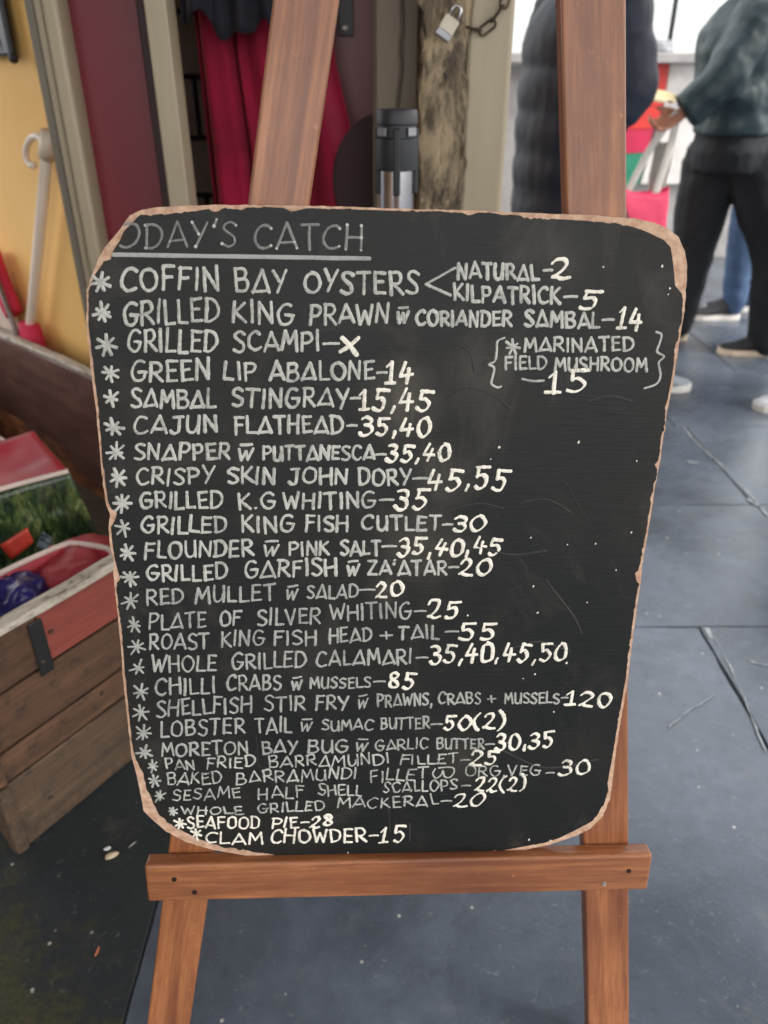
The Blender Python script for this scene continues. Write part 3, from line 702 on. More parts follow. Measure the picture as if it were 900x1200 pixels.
leg((657, 0), (735, 0), (690, 1200), (737, 1200), 1.60)
# ledge
LW = .012
q = [uv(ew(*p, LW)) for p in ((171, 1014), (762, 1002.5), (171, 1058), (762, 1042.5))]
u0_, u1_ = (q[0][0] + q[2][0]) / 2, (q[1][0] + q[3][0]) / 2; vt = (q[0][1] + q[1][1]) / 2; vb_ = (q[2][1] + q[3][1]) / 2
tl = math.atan2((q[1][1] + q[3][1] - q[0][1] - q[2][1]) / 2, u1_ - u0_)
lx = (ER * math.cos(tl) + EU * math.sin(tl)).normalized(); ly = EN.cross(lx)
ld = bm_obj('ledge', box_bm(vt - vb_, LW + BT, u1_ - u0_, .0035, 3), M_easel, easel, frame(uvw((u0_ + u1_) / 2, (vt + vb_) / 2, (LW - BT) / 2), -ly, EN, lx))
M_screw = simple('rusty_screw', srgb(60, 44, 36), srgb(38, 28, 24), 80, .6, metal=.5)
for px, py, mt in ((204, 1031, M_screw), (228, 1046, M_screw), (737, 1021, M_screw), (708, 1036, simple('bare_steel', srgb(210, 205, 195), srgb(90, 70, 60), 200, .4, metal=.5))):
    nb = bmesh.new(); bmesh.ops.create_cone(nb, cap_ends=True, segments=18, radius1=.0032, radius2=.0026, depth=.0016)
    bm_obj('screw', nb, mt, ld, frame(ew(px, py, LW + .0006), ER, EU, EN), False)
# rear frame, hidden by the board
cb0 = uvw(-.16, .62, -BT - .032); cb1 = uvw(.21, .62, -BT - .032)
box('crossbar', (cb0 + cb1) / 2, (.40, .045, .02), M_easel, easel, .003, ER, EU, EN)
fb = Vector((.03, 1.18, .01)); ft = uvw(.03, .62, -BT - .052); dz = (ft - fb).normalized(); xx = (ER - dz * ER.dot(dz)).normalized()
box('rear_leg', (ft + fb) / 2, (.045, .02, (ft - fb).length), M_easel, easel, .003, xx, dz.cross(xx), dz)

# ------------------------------------------------------------------ chalkboard
OUT = [(102,350),(101,340),(105,330),(110,314),(122,291),(142,267),(152,252),(166,246),(182,243),(222,241),(262,240),(330,240.5),(400,242),(450,244),(524,246),(609,249),(693,252),(744,256),(770,262),(784,268),(795,278),(803,294),(805,312),(804.5,333),(802,365),(795,408),(789,448),(782,481),(778,510),(773,544),(768,567),(763,603),(757,637),(753,660),(751,682),(747,707),(743,737),(739,767),(736,797),(732,820),(727,847),(722,880),(718,914),(715,936),(706,957),(692,971),(676,979),(644,990),(612,996.5),(572,1001),(520,1005),(450,1008),(380,1009),(330,1009),(300,1006),(290,1003),(250,996),(218,987),(194,974),(178,960),(168,950),(165,932),(160,908),(154,886),(151.5,862),(148,830),(144,792),(142,762),(139.5,738),(137,712),(133,676),(134,660),(129,640),(127,618),(129,603),(124,590),(120,563),(117,529),(113,484),(108.5,450),(105,416),(100.5,378)]
PNT = [(104,352),(104,343),(108,331),(114,317),(121,306),(130,304),(131,296),(140,283),(145,271),(150,266),(157,258),(165,252),(193,251.5),(222,248.5),(232,247),(245,244.5),(250,247),(258,248),(264,243.5),(290,243),(330,244),(341,248),(349,247),(358,244.5),(400,245),(450,246.5),(500,247.5),(541,249),(549,252.5),(553,252),(562,249),(600,252),(626,256),(660,257),(702,260),(735,264),(752,269),(763,274),(778,281),(786,290),(788,303),(790,316),(791,334),(799,344),(800,352),(799.5,368),(792.5,408),(786.5,448),(779.5,481),(775.5,510),(771,540),(767,545),(770,551),(765.5,570),(760.5,603),(754.5,637),(750.5,660),(748,668),(744,672),(746,680),(749,684),(744.5,707),(740.5,737),(736.5,767),(733,797),(729,820),(724,847),(719,880),(715,902),(712,917),(713,926),(709,940),(700,955),(692,964),(676,972),(656,982),(636,988),(596,995.5),(560,999),(520,1003),(450,1006),(380,1007),(335,1006),(318,1001),(300,999),(283,996),(262,993),(246,988),(232,983),(222,978),(202,968),(186,955),(180,941),(172,925),(168,908),(160,891),(155,878),(153.5,858),(150.5,830),(148,806),(148,798),(146.5,792),(144.5,762),(142,738),(139,712),(136,690),(137,684),(141,679),(139,672),(136,661),(132,640),(130,618),(134,611),(137,602),(136,598),(131,597),(127,589),(123,563),(119.5,529),(116,484),(115,470),(111.5,450),(108,416),(103.5,378)]
M_board = m_board()
cbd = empty('chalkboard', uvw(0, 0, -BT / 2), label='black menu board with hand-lettered seafood list and chipped edges', cat='menu board')
def outline_mesh(name, pts, w0, w1, jit, mat, step=.0022, seed=0, bev=True):
    P = [Vector(uv(ew(x, y, w1))[:2]) for x, y in pts]; n = len(P); R = []
    for i in range(n):
        a, b_ = P[i], P[(i + 1) % n]; m_ = max(1, int((b_ - a).length / step)); nn = Vector((-(b_ - a).y, (b_ - a).x)).normalized()
        for k in range(m_):
            p = a.lerp(b_, k / m_); j = noise.fractal(Vector((p.x * 110 + seed, p.y * 110, 0)), .7, 2.2, 4) * jit * max(.12, .55 + 1.5 * noise.noise(Vector((p.x * 22, p.y * 22, seed + 5))))
            R.append(p + nn * j)
    bm = bmesh.new()
    t = [bm.verts.new((p.x, p.y, w1)) for p in R]; f = bm.faces.new(t)
    ext = bmesh.ops.extrude_face_region(bm, geom=[f])
    for v in ext['geom']:
        if isinstance(v, bmesh.types.BMVert): v.co.z = w0
    bmesh.ops.triangulate(bm, faces=[f_ for f_ in bm.faces if len(f_.verts) > 4])
    return bm_obj(name, bm, mat, cbd, frame(P0, ER, EU, EN))
outline_mesh('hardboard_panel', OUT, -BT + .0005, -.0008, .0008, M_fibre, seed=3)
outline_mesh('painted_face', PNT, -.0012, 0.0, .0022, M_board, .0012, seed=40)

# hand-lettering -----------------------------------------------------
# strokes: '~' = smooth curve; points in a box of unit height
G = {
'A': (.72, ["0,0 .40,1 .74,0", ".10,.24 .66,.26"]), 'A2': (.74, ["0,.0 .42,1 .76,.02", ".02,.06 .74,.12"]),
'B': (.60, [".04,1 .06,0", "~.04,.97 .40,.98 .52,.80 .38,.56 .08,.52", "~.08,.52 .46,.50 .60,.26 .42,.03 .06,.01"]),
'C': (.62, ["~.62,.86 .46,1 .22,.92 .05,.62 .04,.30 .20,.04 .42,.02 .62,.14"]),
'D': (.66, [".06,.98 .08,.02", "~.0,.96 .30,.98 .56,.82 .66,.50 .54,.18 .28,.02 .04,.02"]),
'E': (.52, [".06,.98 .06,.02", ".05,.97 .52,.98", ".06,.52 .44,.54", ".05,.03 .54,.05"]),
'F': (.50, [".06,1 .05,0", ".04,.97 .52,.99", ".06,.54 .44,.56"]),
'G': (.68, ["~.60,.90 .44,1 .22,.92 .05,.64 .04,.32 .18,.06 .40,.0 .60,.14 .66,.36", ".34,.46 .70,.44"]),
'H': (.62, [".05,1 .04,0", ".60,1 .60,0", ".05,.50 .60,.52"]),
'I': (.16, [".08,1 .07,0"]),
'J': (.56, ["~.44,.98 .44,.40 .36,.08 .18,.0 .02,.16", ".12,.99 .60,.99"]),
'K': (.58, [".06,1 .05,0", ".54,.98 .08,.46", ".14,.52 .60,.02"]),
'L': (.46, [".05,1 .05,.03 .50,.03"]),
'M': (.78, [".02,0 .12,.98 .38,.34 .68,1 .78,0"]),
'N': (.64, [".05,0 .06,1 .58,.02 .60,1"]),
'O': (.70, ["~.38,1 .14,.88 .03,.52 .12,.14 .36,.0 .60,.14 .70,.50 .60,.86 .34,1"]),
'P': (.56, [".06,1 .05,0", "~.02,.97 .38,.98 .55,.76 .42,.50 .08,.44"]),
'R': (.60, [".06,1 .05,0", "~.02,.97 .38,.99 .54,.76 .42,.52 .08,.46", ".22,.46 .62,.02"]),
'S': (.54, ["~.54,.88 .34,1 .12,.92 .08,.72 .28,.54 .48,.38 .50,.14 .28,.0 .02,.10"]),
'T': (.60, [".31,.98 .30,0", ".0,.98 .62,.99"]),
'U': (.62, ["~.05,1 .05,.40 .12,.08 .32,.0 .50,.18 .58,.50", ".60,1 .60,.0"]),
'V': (.62, [".0,1 .30,.0 .62,1"]),
'W': (.84, [".0,1 .20,.02 .42,.72 .62,.02 .86,1"]),
'X': (.70, [".02,.96 .68,.04", ".66,.98 .04,.02"]),
'Y': (.62, [".02,1 .30,.50", ".62,1 .20,.0"]),
'Z': (.60, [".04,.96 .58,.98 .04,.03 .62,.04"]),
'0': (.62, ["~.40,1 .16,.84 .03,.44 .12,.08 .32,.0 .54,.22 .62,.60 .50,.94 .34,.99"]),
'1': (.46, [".06,.76 .28,1 .22,.02", ".0,.02 .44,.05"]),
'2': (.62, ["~.06,.76 .20,.98 .44,.98 .52,.76 .36,.40 .04,.04", "~.04,.04 .16,.10 .34,.0 .62,.04"]),
'3': (.56, ["~.06,.88 .26,1 .48,.88 .42,.62 .20,.54", "~.22,.54 .46,.48 .52,.24 .36,.02 .14,.0 .0,.12"]),
'4': (.62, [".26,1 .04,.36 .62,.42", ".46,.74 .34,.0"]),
'5': (.60, [".16,.98 .12,.56", "~.12,.56 .36,.62 .50,.40 .40,.10 .20,.0 .02,.10", ".14,.98 .62,1"]),
'8': (.58, ["~.46,.86 .30,1 .10,.86 .20,.60 .44,.38 .48,.12 .28,.0 .08,.14 .16,.42 .44,.66 .46,.88"]),
',': (.16, [".12,.16 .02,-.16"]), '.': (.14, [".06,.02 .08,.05"]), "'": (.16, [".14,1.08 .06,.80"]),
'-': (.60, [".02,.5 .58,.54"]), '+': (.60, [".30,.86 .30,.10", ".0,.46 .60,.50"]),
'(': (.34, ["~.32,1.12 .10,.80 .02,.42 .12,.04 .30,-.14"]), ')': (.34, ["~.06,1.12 .26,.84 .32,.44 .20,.02 .0,-.14"]),
'w': (.84, [".02,.72 .10,.0 .42,.62 .50,.0 .84,.76", ".10,1.0 .78,1.04"]),
'W2': (1.0, ["~.02,.9 .0,.4 .14,.05 .34,.2 .48,.6 .52,.3 .66,.02 .88,.1 1.0,.5 .94,.9 .8,.95 .5,.98"]),
}
def ribbon(bm, pts, wd, seed, taper=.08, amp=.13, nib=0):
    """domed paint stroke on the board face, local coordinates"""
    n = len(pts)
    if n < 2: return
    L_ = [0]
    for a, b_ in zip(pts, pts[1:]): L_.append(L_[-1] + (b_ - a).length)
    tot = L_[-1]; rows_ = []; base = .00005 + (seed * .000013) % .0002
    # round ends
    d0 = (pts[1] - pts[0]).normalized(); d1 = (pts[-1] - pts[-2]).normalized()
    seq = [(pts[0] - d0 * wd * .44, .45, d0), (pts[0] - d0 * wd * .28, .82, d0)] + [None] * n + [(pts[-1] + d1 * wd * .28, .82, d1), (pts[-1] + d1 * wd * .44, .45, d1)]
    for i in range(n):
        a = pts[max(i - 1, 0)]; b_ = pts[min(i + 1, n - 1)]; d = (b_ - a)
        d = d.normalized() if d.length > 1e-9 else d0
        k = 1 + amp * noise.noise(Vector((seed * 3.7, L_[i] / wd * .9, 0))) * 2
        seq[2 + i] = (pts[i], k, d)
    for j, (p, k, d) in enumerate(seq):
        nn = Vector((-d.y, d.x)); k *= 1 + nib * (abs(math.sin(math.atan2(d.y, d.x) - .7)) - .5); h = wd * .5 * k; zc = base + .00030 * min(1, k) + .00005 * j / len(seq)
        e1 = h * (1 + .22 * noise.noise(Vector((p.x * 900, p.y * 900, seed)))); e2 = h * (1 + .22 * noise.noise(Vector((p.x * 900, p.y * 900, seed + 9))))
        rows_.append([bm.verts.new((p.x + nn.x * e1, p.y + nn.y * e1, .00002)), bm.verts.new((p.x + nn.x * h * .55, p.y + nn.y * h * .55, zc)), bm.verts.new((p.x - nn.x * h * .55, p.y - nn.y * h * .55, zc)), bm.verts.new((p.x - nn.x * e2, p.y - nn.y * e2, .00002))])
    for a, b_ in zip(rows_, rows_[1:]):
        for c in range(3): bm.faces.new((a[c], a[c+1], b_[c+1], b_[c]))
seedc = [0]
def to_uv(px, py):
    return Vector(uv(ew(px, py, 0.0))[:2])
def stroke_px(bm, pxs, wd, smooth=True, amp=.13, nib=.3):
    P = [Vector((x, y, 0)) for x, y in pxs]
    if smooth and len(P) > 2: P = catmull(P, 6)
    else:
        Q = []
        for a, b_ in zip(P, P[1:]):
            m_ = max(2, int((b_ - a).length / 2.5)); Q += [a.lerp(b_, k / m_) for k in range(m_)]
        P = Q + [P[-1]]
    seedc[0] += 1
    ribbon(bm, [to_uv(p.x, p.y) for p in P], wd, seedc[0], amp=amp, nib=nib)
DOTS = [False]
def dot(bm, px, py, r):
    c = to_uv(px, py); v = [bm.verts.new((c.x + math.cos(2*math.pi*k/8) * r, c.y + math.sin(2*math.pi*k/8) * r, .0006)) for k in range(8)]; bm.faces.new(v)
def word(bm, text, x0, x1, b0, b1, cap, wd, wob=1.0, nib=.3, slant=0.0, again=0.0):
    toks = []; 
    for ch_ in text:
        key = ch_
        if ch_ == 'A' and rnd() < .5: key = 'A2'
        toks.append(key)
    gap = .20
    tot = sum(G[k][0] for k in toks) + gap * (len(toks) - 1); sc = (x1 - x0) / tot; x = 0
    for k in toks:
        wq, strokes = G[k]; dy = random.uniform(-.05, .05) * wob; rot = random.uniform(-.05, .05) * wob + slant; cs = cap * random.uniform(.94, 1.05)
        for st_ in strokes:
            sm = st_[0] == '~'; pts = [tuple(map(float, p.split(','))) for p in st_.lstrip('~').split()]
            out = []
            for i, (gx, gy_) in enumerate(pts):
                gx += random.uniform(-.022, .022) * wob; gy_ += random.uniform(-.022, .022) * wob
                gx2 = gx + rot * (gy_ - .5); gy2 = gy_ - rot * (gx - wq / 2) + dy
                X = x0 + (x + gx2) * sc; base = b0 + (b1 - b0) * (X - x0) / max(1, x1 - x0); out.append((X, base - gy2 * cs))
            wd_s = wd * random.uniform(.86, 1.14)
            if DOTS[0]:
                for q_ in (out[0], out[-1]):
                    if rnd() < .6: dot(DOTS[0], q_[0], q_[1], wd * random.uniform(.45, .75))
            if rnd() < again:
                o2 = [(a + random.uniform(-1.1, 1.1), b_ + random.uniform(-1.0, 1.0)) for a, b_ in out]; stroke_px(bm, o2, wd * .6, sm, nib=nib)
            if sm: stroke_px(bm, out, wd_s, True, nib=nib)
            elif len(out) > 2:
                # keep corners sharp but not mitred: split at each corner
                for a, b_ in zip(out, out[1:]): stroke_px(bm, [a, b_], wd_s, False, nib=nib)
            else: stroke_px(bm, [out[0], ((out[0][0] + out[1][0]) / 2 + random.uniform(-.5, .5), (out[0][1] + out[1][1]) / 2 + random.uniform(-.4, .4)), out[1]], wd_s, True, nib=nib)
        x += wq + gap
def star(bm, cx, cy, r, wd):
    o_ = random.uniform(-.3, .3); na = random.choice((6, 7, 7, 8)); wd = wd * random.uniform(.9, 1.12)
    for k in range(na):
        a = o_ + k * 2 * math.pi / na + math.pi / 2 + random.uniform(-.12, .12); rr = r * random.uniform(.6, 1.05)
        stroke_px(bm, [(cx, cy), (cx + math.cos(a) * rr, cy - math.sin(a) * rr)], wd, False)
LM = frame(P0, ER, EU, EN)
LINES = [
 # words (text,x0,x1,b0,b1,cap) | dash | price | star
 ([("COFFIN",142,256,341,340,27),("BAY",275,336,342,343,26),("OYSTERS",357,490,342,345,25)], None, None, (118,331,14)),
 ([("NATURAL",536,630,326,328,18)], (637,647,317), ("2",646,667,327,327,22), None),
 ([("KILPATRICK",532,656,352,357,19)], (661,676,348), ("5",679,703,362,361,22), None),
 ([("GRILLED",145,256,380,378,27),("KING",272,343,379,379,25),("PRAWN",363,455,380,379,23),("w",466,479,379,379,18),("CORIANDER",488,599,381,382,17),("SAMBAL",615,702,383,384,18)], (706,719,375), ("14",724,752,385,386,24), (120,367,13)),
 ([("GRILLED",150,254,413,412,26),("SCAMPI",274,374,411,412,23)], (379,397,403), None, (125,404,13)),
 ([("GREEN",154,245,448,446,24),("LIP",262,300,445,445,21),("ABALONE",316,438,446,445,21)], (442,453,437), ("14",452,484,451,450,24), (129,437,12.5)),
 ([("SAMBAL",154,252,478,477,21),("STINGRAY",272,409,477,477,21)], (411,422,467), ("15,45",421,505,480,481,24), (130,467,11.5)),
 ([("CAJUN",157,254,508,507,20),("FLATHEAD",275,401,508,508,20)], (407,418,499), ("35,40",423,504,509,510,21), (133,501,12)),
 ([("SNAPPER",158,269,539,538,18),("w",280,297,538,538,17),("PUTTANESCA",308,438,539,539,16)], (440,452,533), ("35,40",454,527,540,541,19), (136,530,11.5)),
 ([("CRISPY",160,251,568,567,19),("SKIN",267,322,567,566,19),("JOHN",338,407,567,567,18),("DORY",420,481,568,568,19)], (484,501,561), ("45,55",501,595,573,573,24), (138,560,11.5)),
 ([("GRILLED",164,260,596,595,19),("K.G",279,322,596,596,18),("WHITING",332,439,596,596,18)], (445,461,586), ("35",464,501,596,596,22), (143,590,11)),
 ([("GRILLED",166,265,625,623,19),("KING",283,344,624,623,19),("FISH",358,407,622,622,18),("CUTLET",424,516,621,621,17)], (519,530,615), ("30",532,568,621,621,17), (145,618,11)),
 ([("FLOUNDER",170,296,655,651,19),("w",310,327,650,650,16),("PINK",339,385,651,650,15),("SALT",399,445,650,650,16)], (448,464,640.5), ("35,40,45",467,587,651,650,19), (149,648,10.5)),
 ([("GRILLED",172,266,681,679,18),("GARFISH",287,394,677,674,19),("w",407,421,674,674,16),("ZA'ATAR",431,523,674,673,16)], (526,537,665), ("20",538,575,673,672,17), (152,677,10.5)),
 ([("RED",172,214,708,707,18),("MULLET",229,322,707,703,18),("w",336,349,702,701,16),("SALAD",360,419,702,701,15)], (421,439,691.5), ("20",440,472,699,698,17), (153,704,10.5)),
 ([("PLATE",175,241,738,735,18),("OF",258,282,733,732,17),("SILVER",302,375,733,730,18),("WHITING",387,481,727,724,18)], (486,499,716.5), ("25",501,538,725,724,20), (157,732,10.5)),
 ([("ROAST",175,244,762,759,18),("KING",259,309,758,756,18),("FISH",321,370,757,755,17),("HEAD",386,435,753,750,16),("+",446,459,750,750,12),("TAIL",467,514,749,748,15)], (522,537,740.5), ("55",539,580,749,749,20), (160,758,10.5)),
 ([("WHOLE",178,253,788,785,18),("GRILLED",272,358,785,782,18),("CALAMARI",371,482,781,777,17)], (488,501,771), ("35,40,45,50",504,664,776,774,21), (162,783,10.5)),
 ([("CHILLI",182,252,815,812,18),("CRABS",266,329,810,808,17),("w",342,354,808,807,14),("MUSSELS",363,434,807,806,12)], (438,451,799), ("85",455,486,806,806,17), (165,811,10)),
 ([("SHELLFISH",184,294,840,834,18),("STIR",310,357,833,832,17),("FRY",370,408,832,831,16),("w",420,431,830,829,14),("PRAWNS,",442,506,828,827,14),("CRABS",514,563,825,825,13),("+",571,581,824,824,10),("MUSSELS",591,655,824,824,12)], (658,665,818), ("120",663,716,827,828,16), (165,835,10)),
 ([("LOBSTER",188,286,863,859,18),("TAIL",299,341,859,858,17),("w",353,366,857,857,14),("SUMAC",377,437,856,855,12),("BUTTER",446,503,855,854,13)], (505,518,849), ("50(2)",521,591,855,854,17), (168,859,10)),
 ([("MORETON",189,290,887,883,15),("BAY",307,348,883,883,15),("BUG",361,407,882,881,15),("w",418,431,880,880,14),("GARLIC",440,501,879,877,12),("BUTTER",512,567,878,877,12)], (569,579,872.5), ("30,35",581,648,878,877,18), (169,882,9.5)),
]
THIN = [
 ([("PAN",194,227,901,901,11),("FRIED",242,299,900,898,12),("BARRAMUNDI",315,455,900,895,13),("FILLET",470,536,896,895,11)], (540,551,891), ("25",551,583,896,895,16), (179,898,7.5)),
 ([("BAKED",196,259,919,917,14),("BARRAMUNDI",277,418,918,912,13),("FILLET",434,501,916,912,13)], (640,649,906), ("30",656,691,909,907,17), (181,915,8)),
 ([("SESAME",202,281,938,935,12),("HALF",302,356,936,934,13),("SHELL",373,424,932,931,12),("SCALLOPS",449,535,928,926,12)], (541,551,921), ("22(2)",557,616,927,926,16), (187,933,8)),
 ([("WHOLE",212,284,955,954,9),("GRILLED",302,380,953,950,11),("MACKERAL",396,513,947,944,12)], (517,529,939), ("20",531,568,945,943,15), (202,951,6)),
]
BOLD = [
 ([("SEAFOOD",219,304,970,970,13),("PIE",319,349,970,970,12)], (353,362,964), ("28",364,390,969,968,12), (211,965,8)),
 ([("CLAM",241,307,989,988,13),("CHOWDER",318,428,988,987,15)], (433,443,979.5), ("15",445,475,988,986,18), (230,977,8)),
]
def flush(name, bm, mat): 
    bmesh.ops.recalc_face_normals(bm, faces=bm.faces)
    return bm_obj(name, bm, mat, cbd, LM, True)
def flush2(name, bm, mat):
    me = bpy.data.meshes.new(name)
    for f in bm.faces:
        f.normal_update()
        if f.normal.z < 0: f.normal_flip()
    bm.to_mesh(me); bm.free(); return link(name, me, mat, cbd, LM, True)
def menu(lines, mat, pmat, wd, pwd, wob):
    for words, dash, price, st_ in lines:
        bm = bmesh.new()
        for wd_ in words: word(bm, *wd_, wd * (.88 if wd_[5] < 15 and wd > .002 else 1), wob)
        if dash: stroke_px(bm, [(dash[0], dash[2]), ((dash[0] + dash[1]) / 2, dash[2] - .6), (dash[1], dash[2] - .4)], wd * .9, True)
        if st_: star(bm, st_[0], st_[1], st_[2], wd * 1.0)
        flush2('menu_line', bm, mat)
        if price:
            bm = bmesh.new(); word(bm, *price, pwd, 1.7, .85, .07, .4); flush2('price', bm, pmat)
menu(LINES[:14], M_ink, M_white, .0028, .0029, 1.3)
menu(LINES[14:], M_inklow, M_white, .0025, .0029, 1.3)
menu(THIN, M_inkthin, M_white, .0023, .0027, 2.4)
menu(BOLD, M_white, M_white, .0026, .0027, 1.9)
# title, its rule and the loose marks
bm = bmesh.new()
stroke_px(bm, [(146, 264), (150, 262), (160, 264), (163, 274), (158, 285), (148, 290), (141, 288)], .0022)
DOTS[0] = bmesh.new()
word(bm, "DAY'S", 170, 276, 291, 288, 29, .0022, .8); word(bm, "CATCH", 298, 424, 291, 292, 29, .0022, .8)
flush2('title', bm, M_inkdim); flush2('title_dots', DOTS[0], M_ink)['kind'] = 'stuff'; DOTS[0] = False
bm = bmesh.new(); stroke_px(bm, [(133, 298.5), (280, 300.5), (433, 303)], .0036, True, .05); flush2('title_underline', bm, m_ink('underline_marker', (.36, .36, .35, 1), .3, .5, (.2, .2, .2, 1)))
bm = bmesh.new(); stroke_px(bm, [(533, 314), (499, 333)], .0024, False); stroke_px(bm, [(499, 333), (528, 346)], .0024, False); flush2('bracket', bm, M_ink)
bm = bmesh.new()
word(bm, "MARINATED", 614, 742, 412, 411, 16, .0023, .8); word(bm, "FIELD", 592, 640, 433, 433, 15, .0023, .8); word(bm, "MUSHROOM", 650, 758, 434, 435, 15, .0023, .8)
star(bm, 601, 406.5, 9.5, .0022); stroke_px(bm, [(612, 444), (624, 446.5), (637, 446)], .0023)
stroke_px(bm, [(591, 396), (583, 400), (582, 412), (580, 423), (573, 427), (579, 431), (577, 443), (576, 450), (583, 454), (587, 453)], .0020)
stroke_px(bm, [(769, 389), (775, 392), (773, 402), (770, 412), (778, 418), (772, 425), (774, 440), (769, 450), (755, 455)], .0020)
flush2('side_note', bm, M_ink)
bm = bmesh.new(); word(bm, "15", 640, 688, 460, 458, 25, .0029, 1.6, .85, .07, .4); flush2('price', bm, M_white)
bm = bmesh.new(); stroke_px(bm, [(401, 396), (409, 404), (418, 416)], .0040); stroke_px(bm, [(420, 396), (410, 405), (399, 412)], .0040); flush2('cross_mark', bm, M_white)
bm = bmesh.new(); word(bm, "W2", 0, 0, 0, 0, 0, 0) if False else None
stroke_px(bm, [(510, 901), (507, 907), (511, 912), (517, 908), (519, 903), (521, 910), (527, 911), (532, 905), (531, 900), (524, 899), (514, 900)], .0018)
word(bm, "ORG,VEG", 545, 633, 910, 909, 12, .0018, 1.6); flush2('menu_word', bm, M_inkthin)
bm = bmesh.new()
for pts in ([(640, 680), (655, 700), (672, 722), (681, 742)], [(607, 652), (617, 668), (612, 684), (598, 692)], [(520, 470), (545, 455), (575, 462), (600, 480)], [(500, 430), (520, 405), (548, 410), (556, 436)],
            [(660, 560), (676, 590), (690, 612)], [(560, 640), (600, 650), (640, 645)], [(610, 590), (640, 585), (668, 600)], [(480, 965), (480, 985)], [(455, 940), (457, 975)], [(300, 860), (303, 900)], [(690, 470), (716, 464), (740, 470)], [(590, 880), (640, 900), (700, 890)], [(600, 760), (632, 752), (668, 764)], [(520, 600), (560, 590), (590, 596)], [(430, 640), (448, 660), (470, 655)]):
    stroke_px(bm, pts, random.uniform(.0008, .0022), True, .3)
for k in range(26):
    x, y = random.uniform(480, 760), random.uniform(480, 960); a_ = random.uniform(0, 3.1); l_ = random.uniform(4, 22)
    if x < 740 - (y - 400) * .12: stroke_px(bm, [(x, y), (x + math.cos(a_) * l_, y + math.sin(a_) * l_)], .0005, False)
flush2('old_chalk_traces', bm, M_inkghost)['kind'] = 'stuff'
# flecks of paint
bm = bmesh.new()
for x, y, r in [(585,524,1.8),(678,518,1.6),(575,538,1),(622,630,1.2),(698,637,1.2),(740,624,1.4),(665,638,.9),(625,687,1.3),(688,706,1),(630,718,1.6),(548,721,1.2),(664,777,1.9),(627,790,1.7),(613,795,1),(649,834,1.2),(620,984,1.8),(645,985,1.6),(776,312,1.4),(785,338,1.2),(783,345,.8),(746,540,1.0),(707,313,1),(470,690,1),(722,668,.9),(595,870,.8),(408,999,1.2)]:
    c = to_uv(x, y); n = 9; s_ = r * .00075; a0 = rnd() * 6
    v = [bm.verts.new((c.x + math.cos(a0 + 2*math.pi*k/n) * s_ * random.uniform(.6, 1.2), c.y + math.sin(a0 + 2*math.pi*k/n) * s_ * random.uniform(.7, 1.5), .0002)) for k in range(n)]; bm.faces.new(v)
o = flush2('paint_flecks', bm, M_white); o['kind'] = 'stuff'

# ------------------------------------------------------------------ people
def loft(bm, C, R, fwd, n=20):
    """stack of horizontal-ish ellipses C[i] centre, R[i]=(side, depth)"""
    f = Vector((fwd[0], fwd[1], 0)).normalized(); s_ = Vector((-f.y, f.x, 0)); rings = []
    for c, (rs, rd) in zip(C, R):
        rings.append([bm.verts.new(Vector(c) + s_ * rs * math.cos(t) + f * rd * math.sin(t)) for t in [2 * math.pi * k / n for k in range(n)]])
    for a, b_ in zip(rings, rings[1:]):
        for k in range(n): bm.faces.new((a[k], a[(k+1) % n], b_[(k+1) % n], b_[k]))
    bm.faces.new(rings[0][::-1]); bm.faces.new(rings[-1])
def limb(bm, pts, rads, n=14):
    P = catmull(pts, 6); rr = []
    for i in range(len(rads) - 1): rr += [rads[i] + (rads[i+1] - rads[i]) * k / 6 for k in range(6)]
    rr.append(rads[-1]); tube_bm(P, rr, n, bm)
    for p, r in ((P[0], rr[0]), (P[-1], rr[-1])):
        bmesh.ops.create_uvsphere(bm, u_segments=12, v_segments=8, radius=r * .98, matrix=Matrix.Translation(p))
def fused(name, bm, mat, parent, voxel=.012, disp=0, dscale=.08, smooth=6):
    o = bm_obj(name, bm, mat, parent, None, True)
    r = o.modifiers.new('r', 'REMESH'); r.mode = 'VOXEL'; r.voxel_size = voxel; r.use_smooth_shade = True
    s_ = o.modifiers.new('s', 'SMOOTH'); s_.factor = .5; s_.iterations = smooth
    if disp:
        t = bpy.data.textures.new(name + '_folds', 'CLOUDS'); t.noise_scale = dscale; t.noise_depth = 2
        d = o.modifiers.new('d', 'DISPLACE'); d.texture = t; d.strength = disp; d.mid_level = .5; d.texture_coords = 'LOCAL'
    return o
M_skin = simple('skin', srgb(196, 140, 116), srgb(178, 120, 98), 12, .55, .15, 120, .0006)
M_hair = simple('dark_hair', srgb(44, 32, 26), srgb(22, 16, 12), 30, .5, .6, 200, .002, stretch=(1, 1, .2))
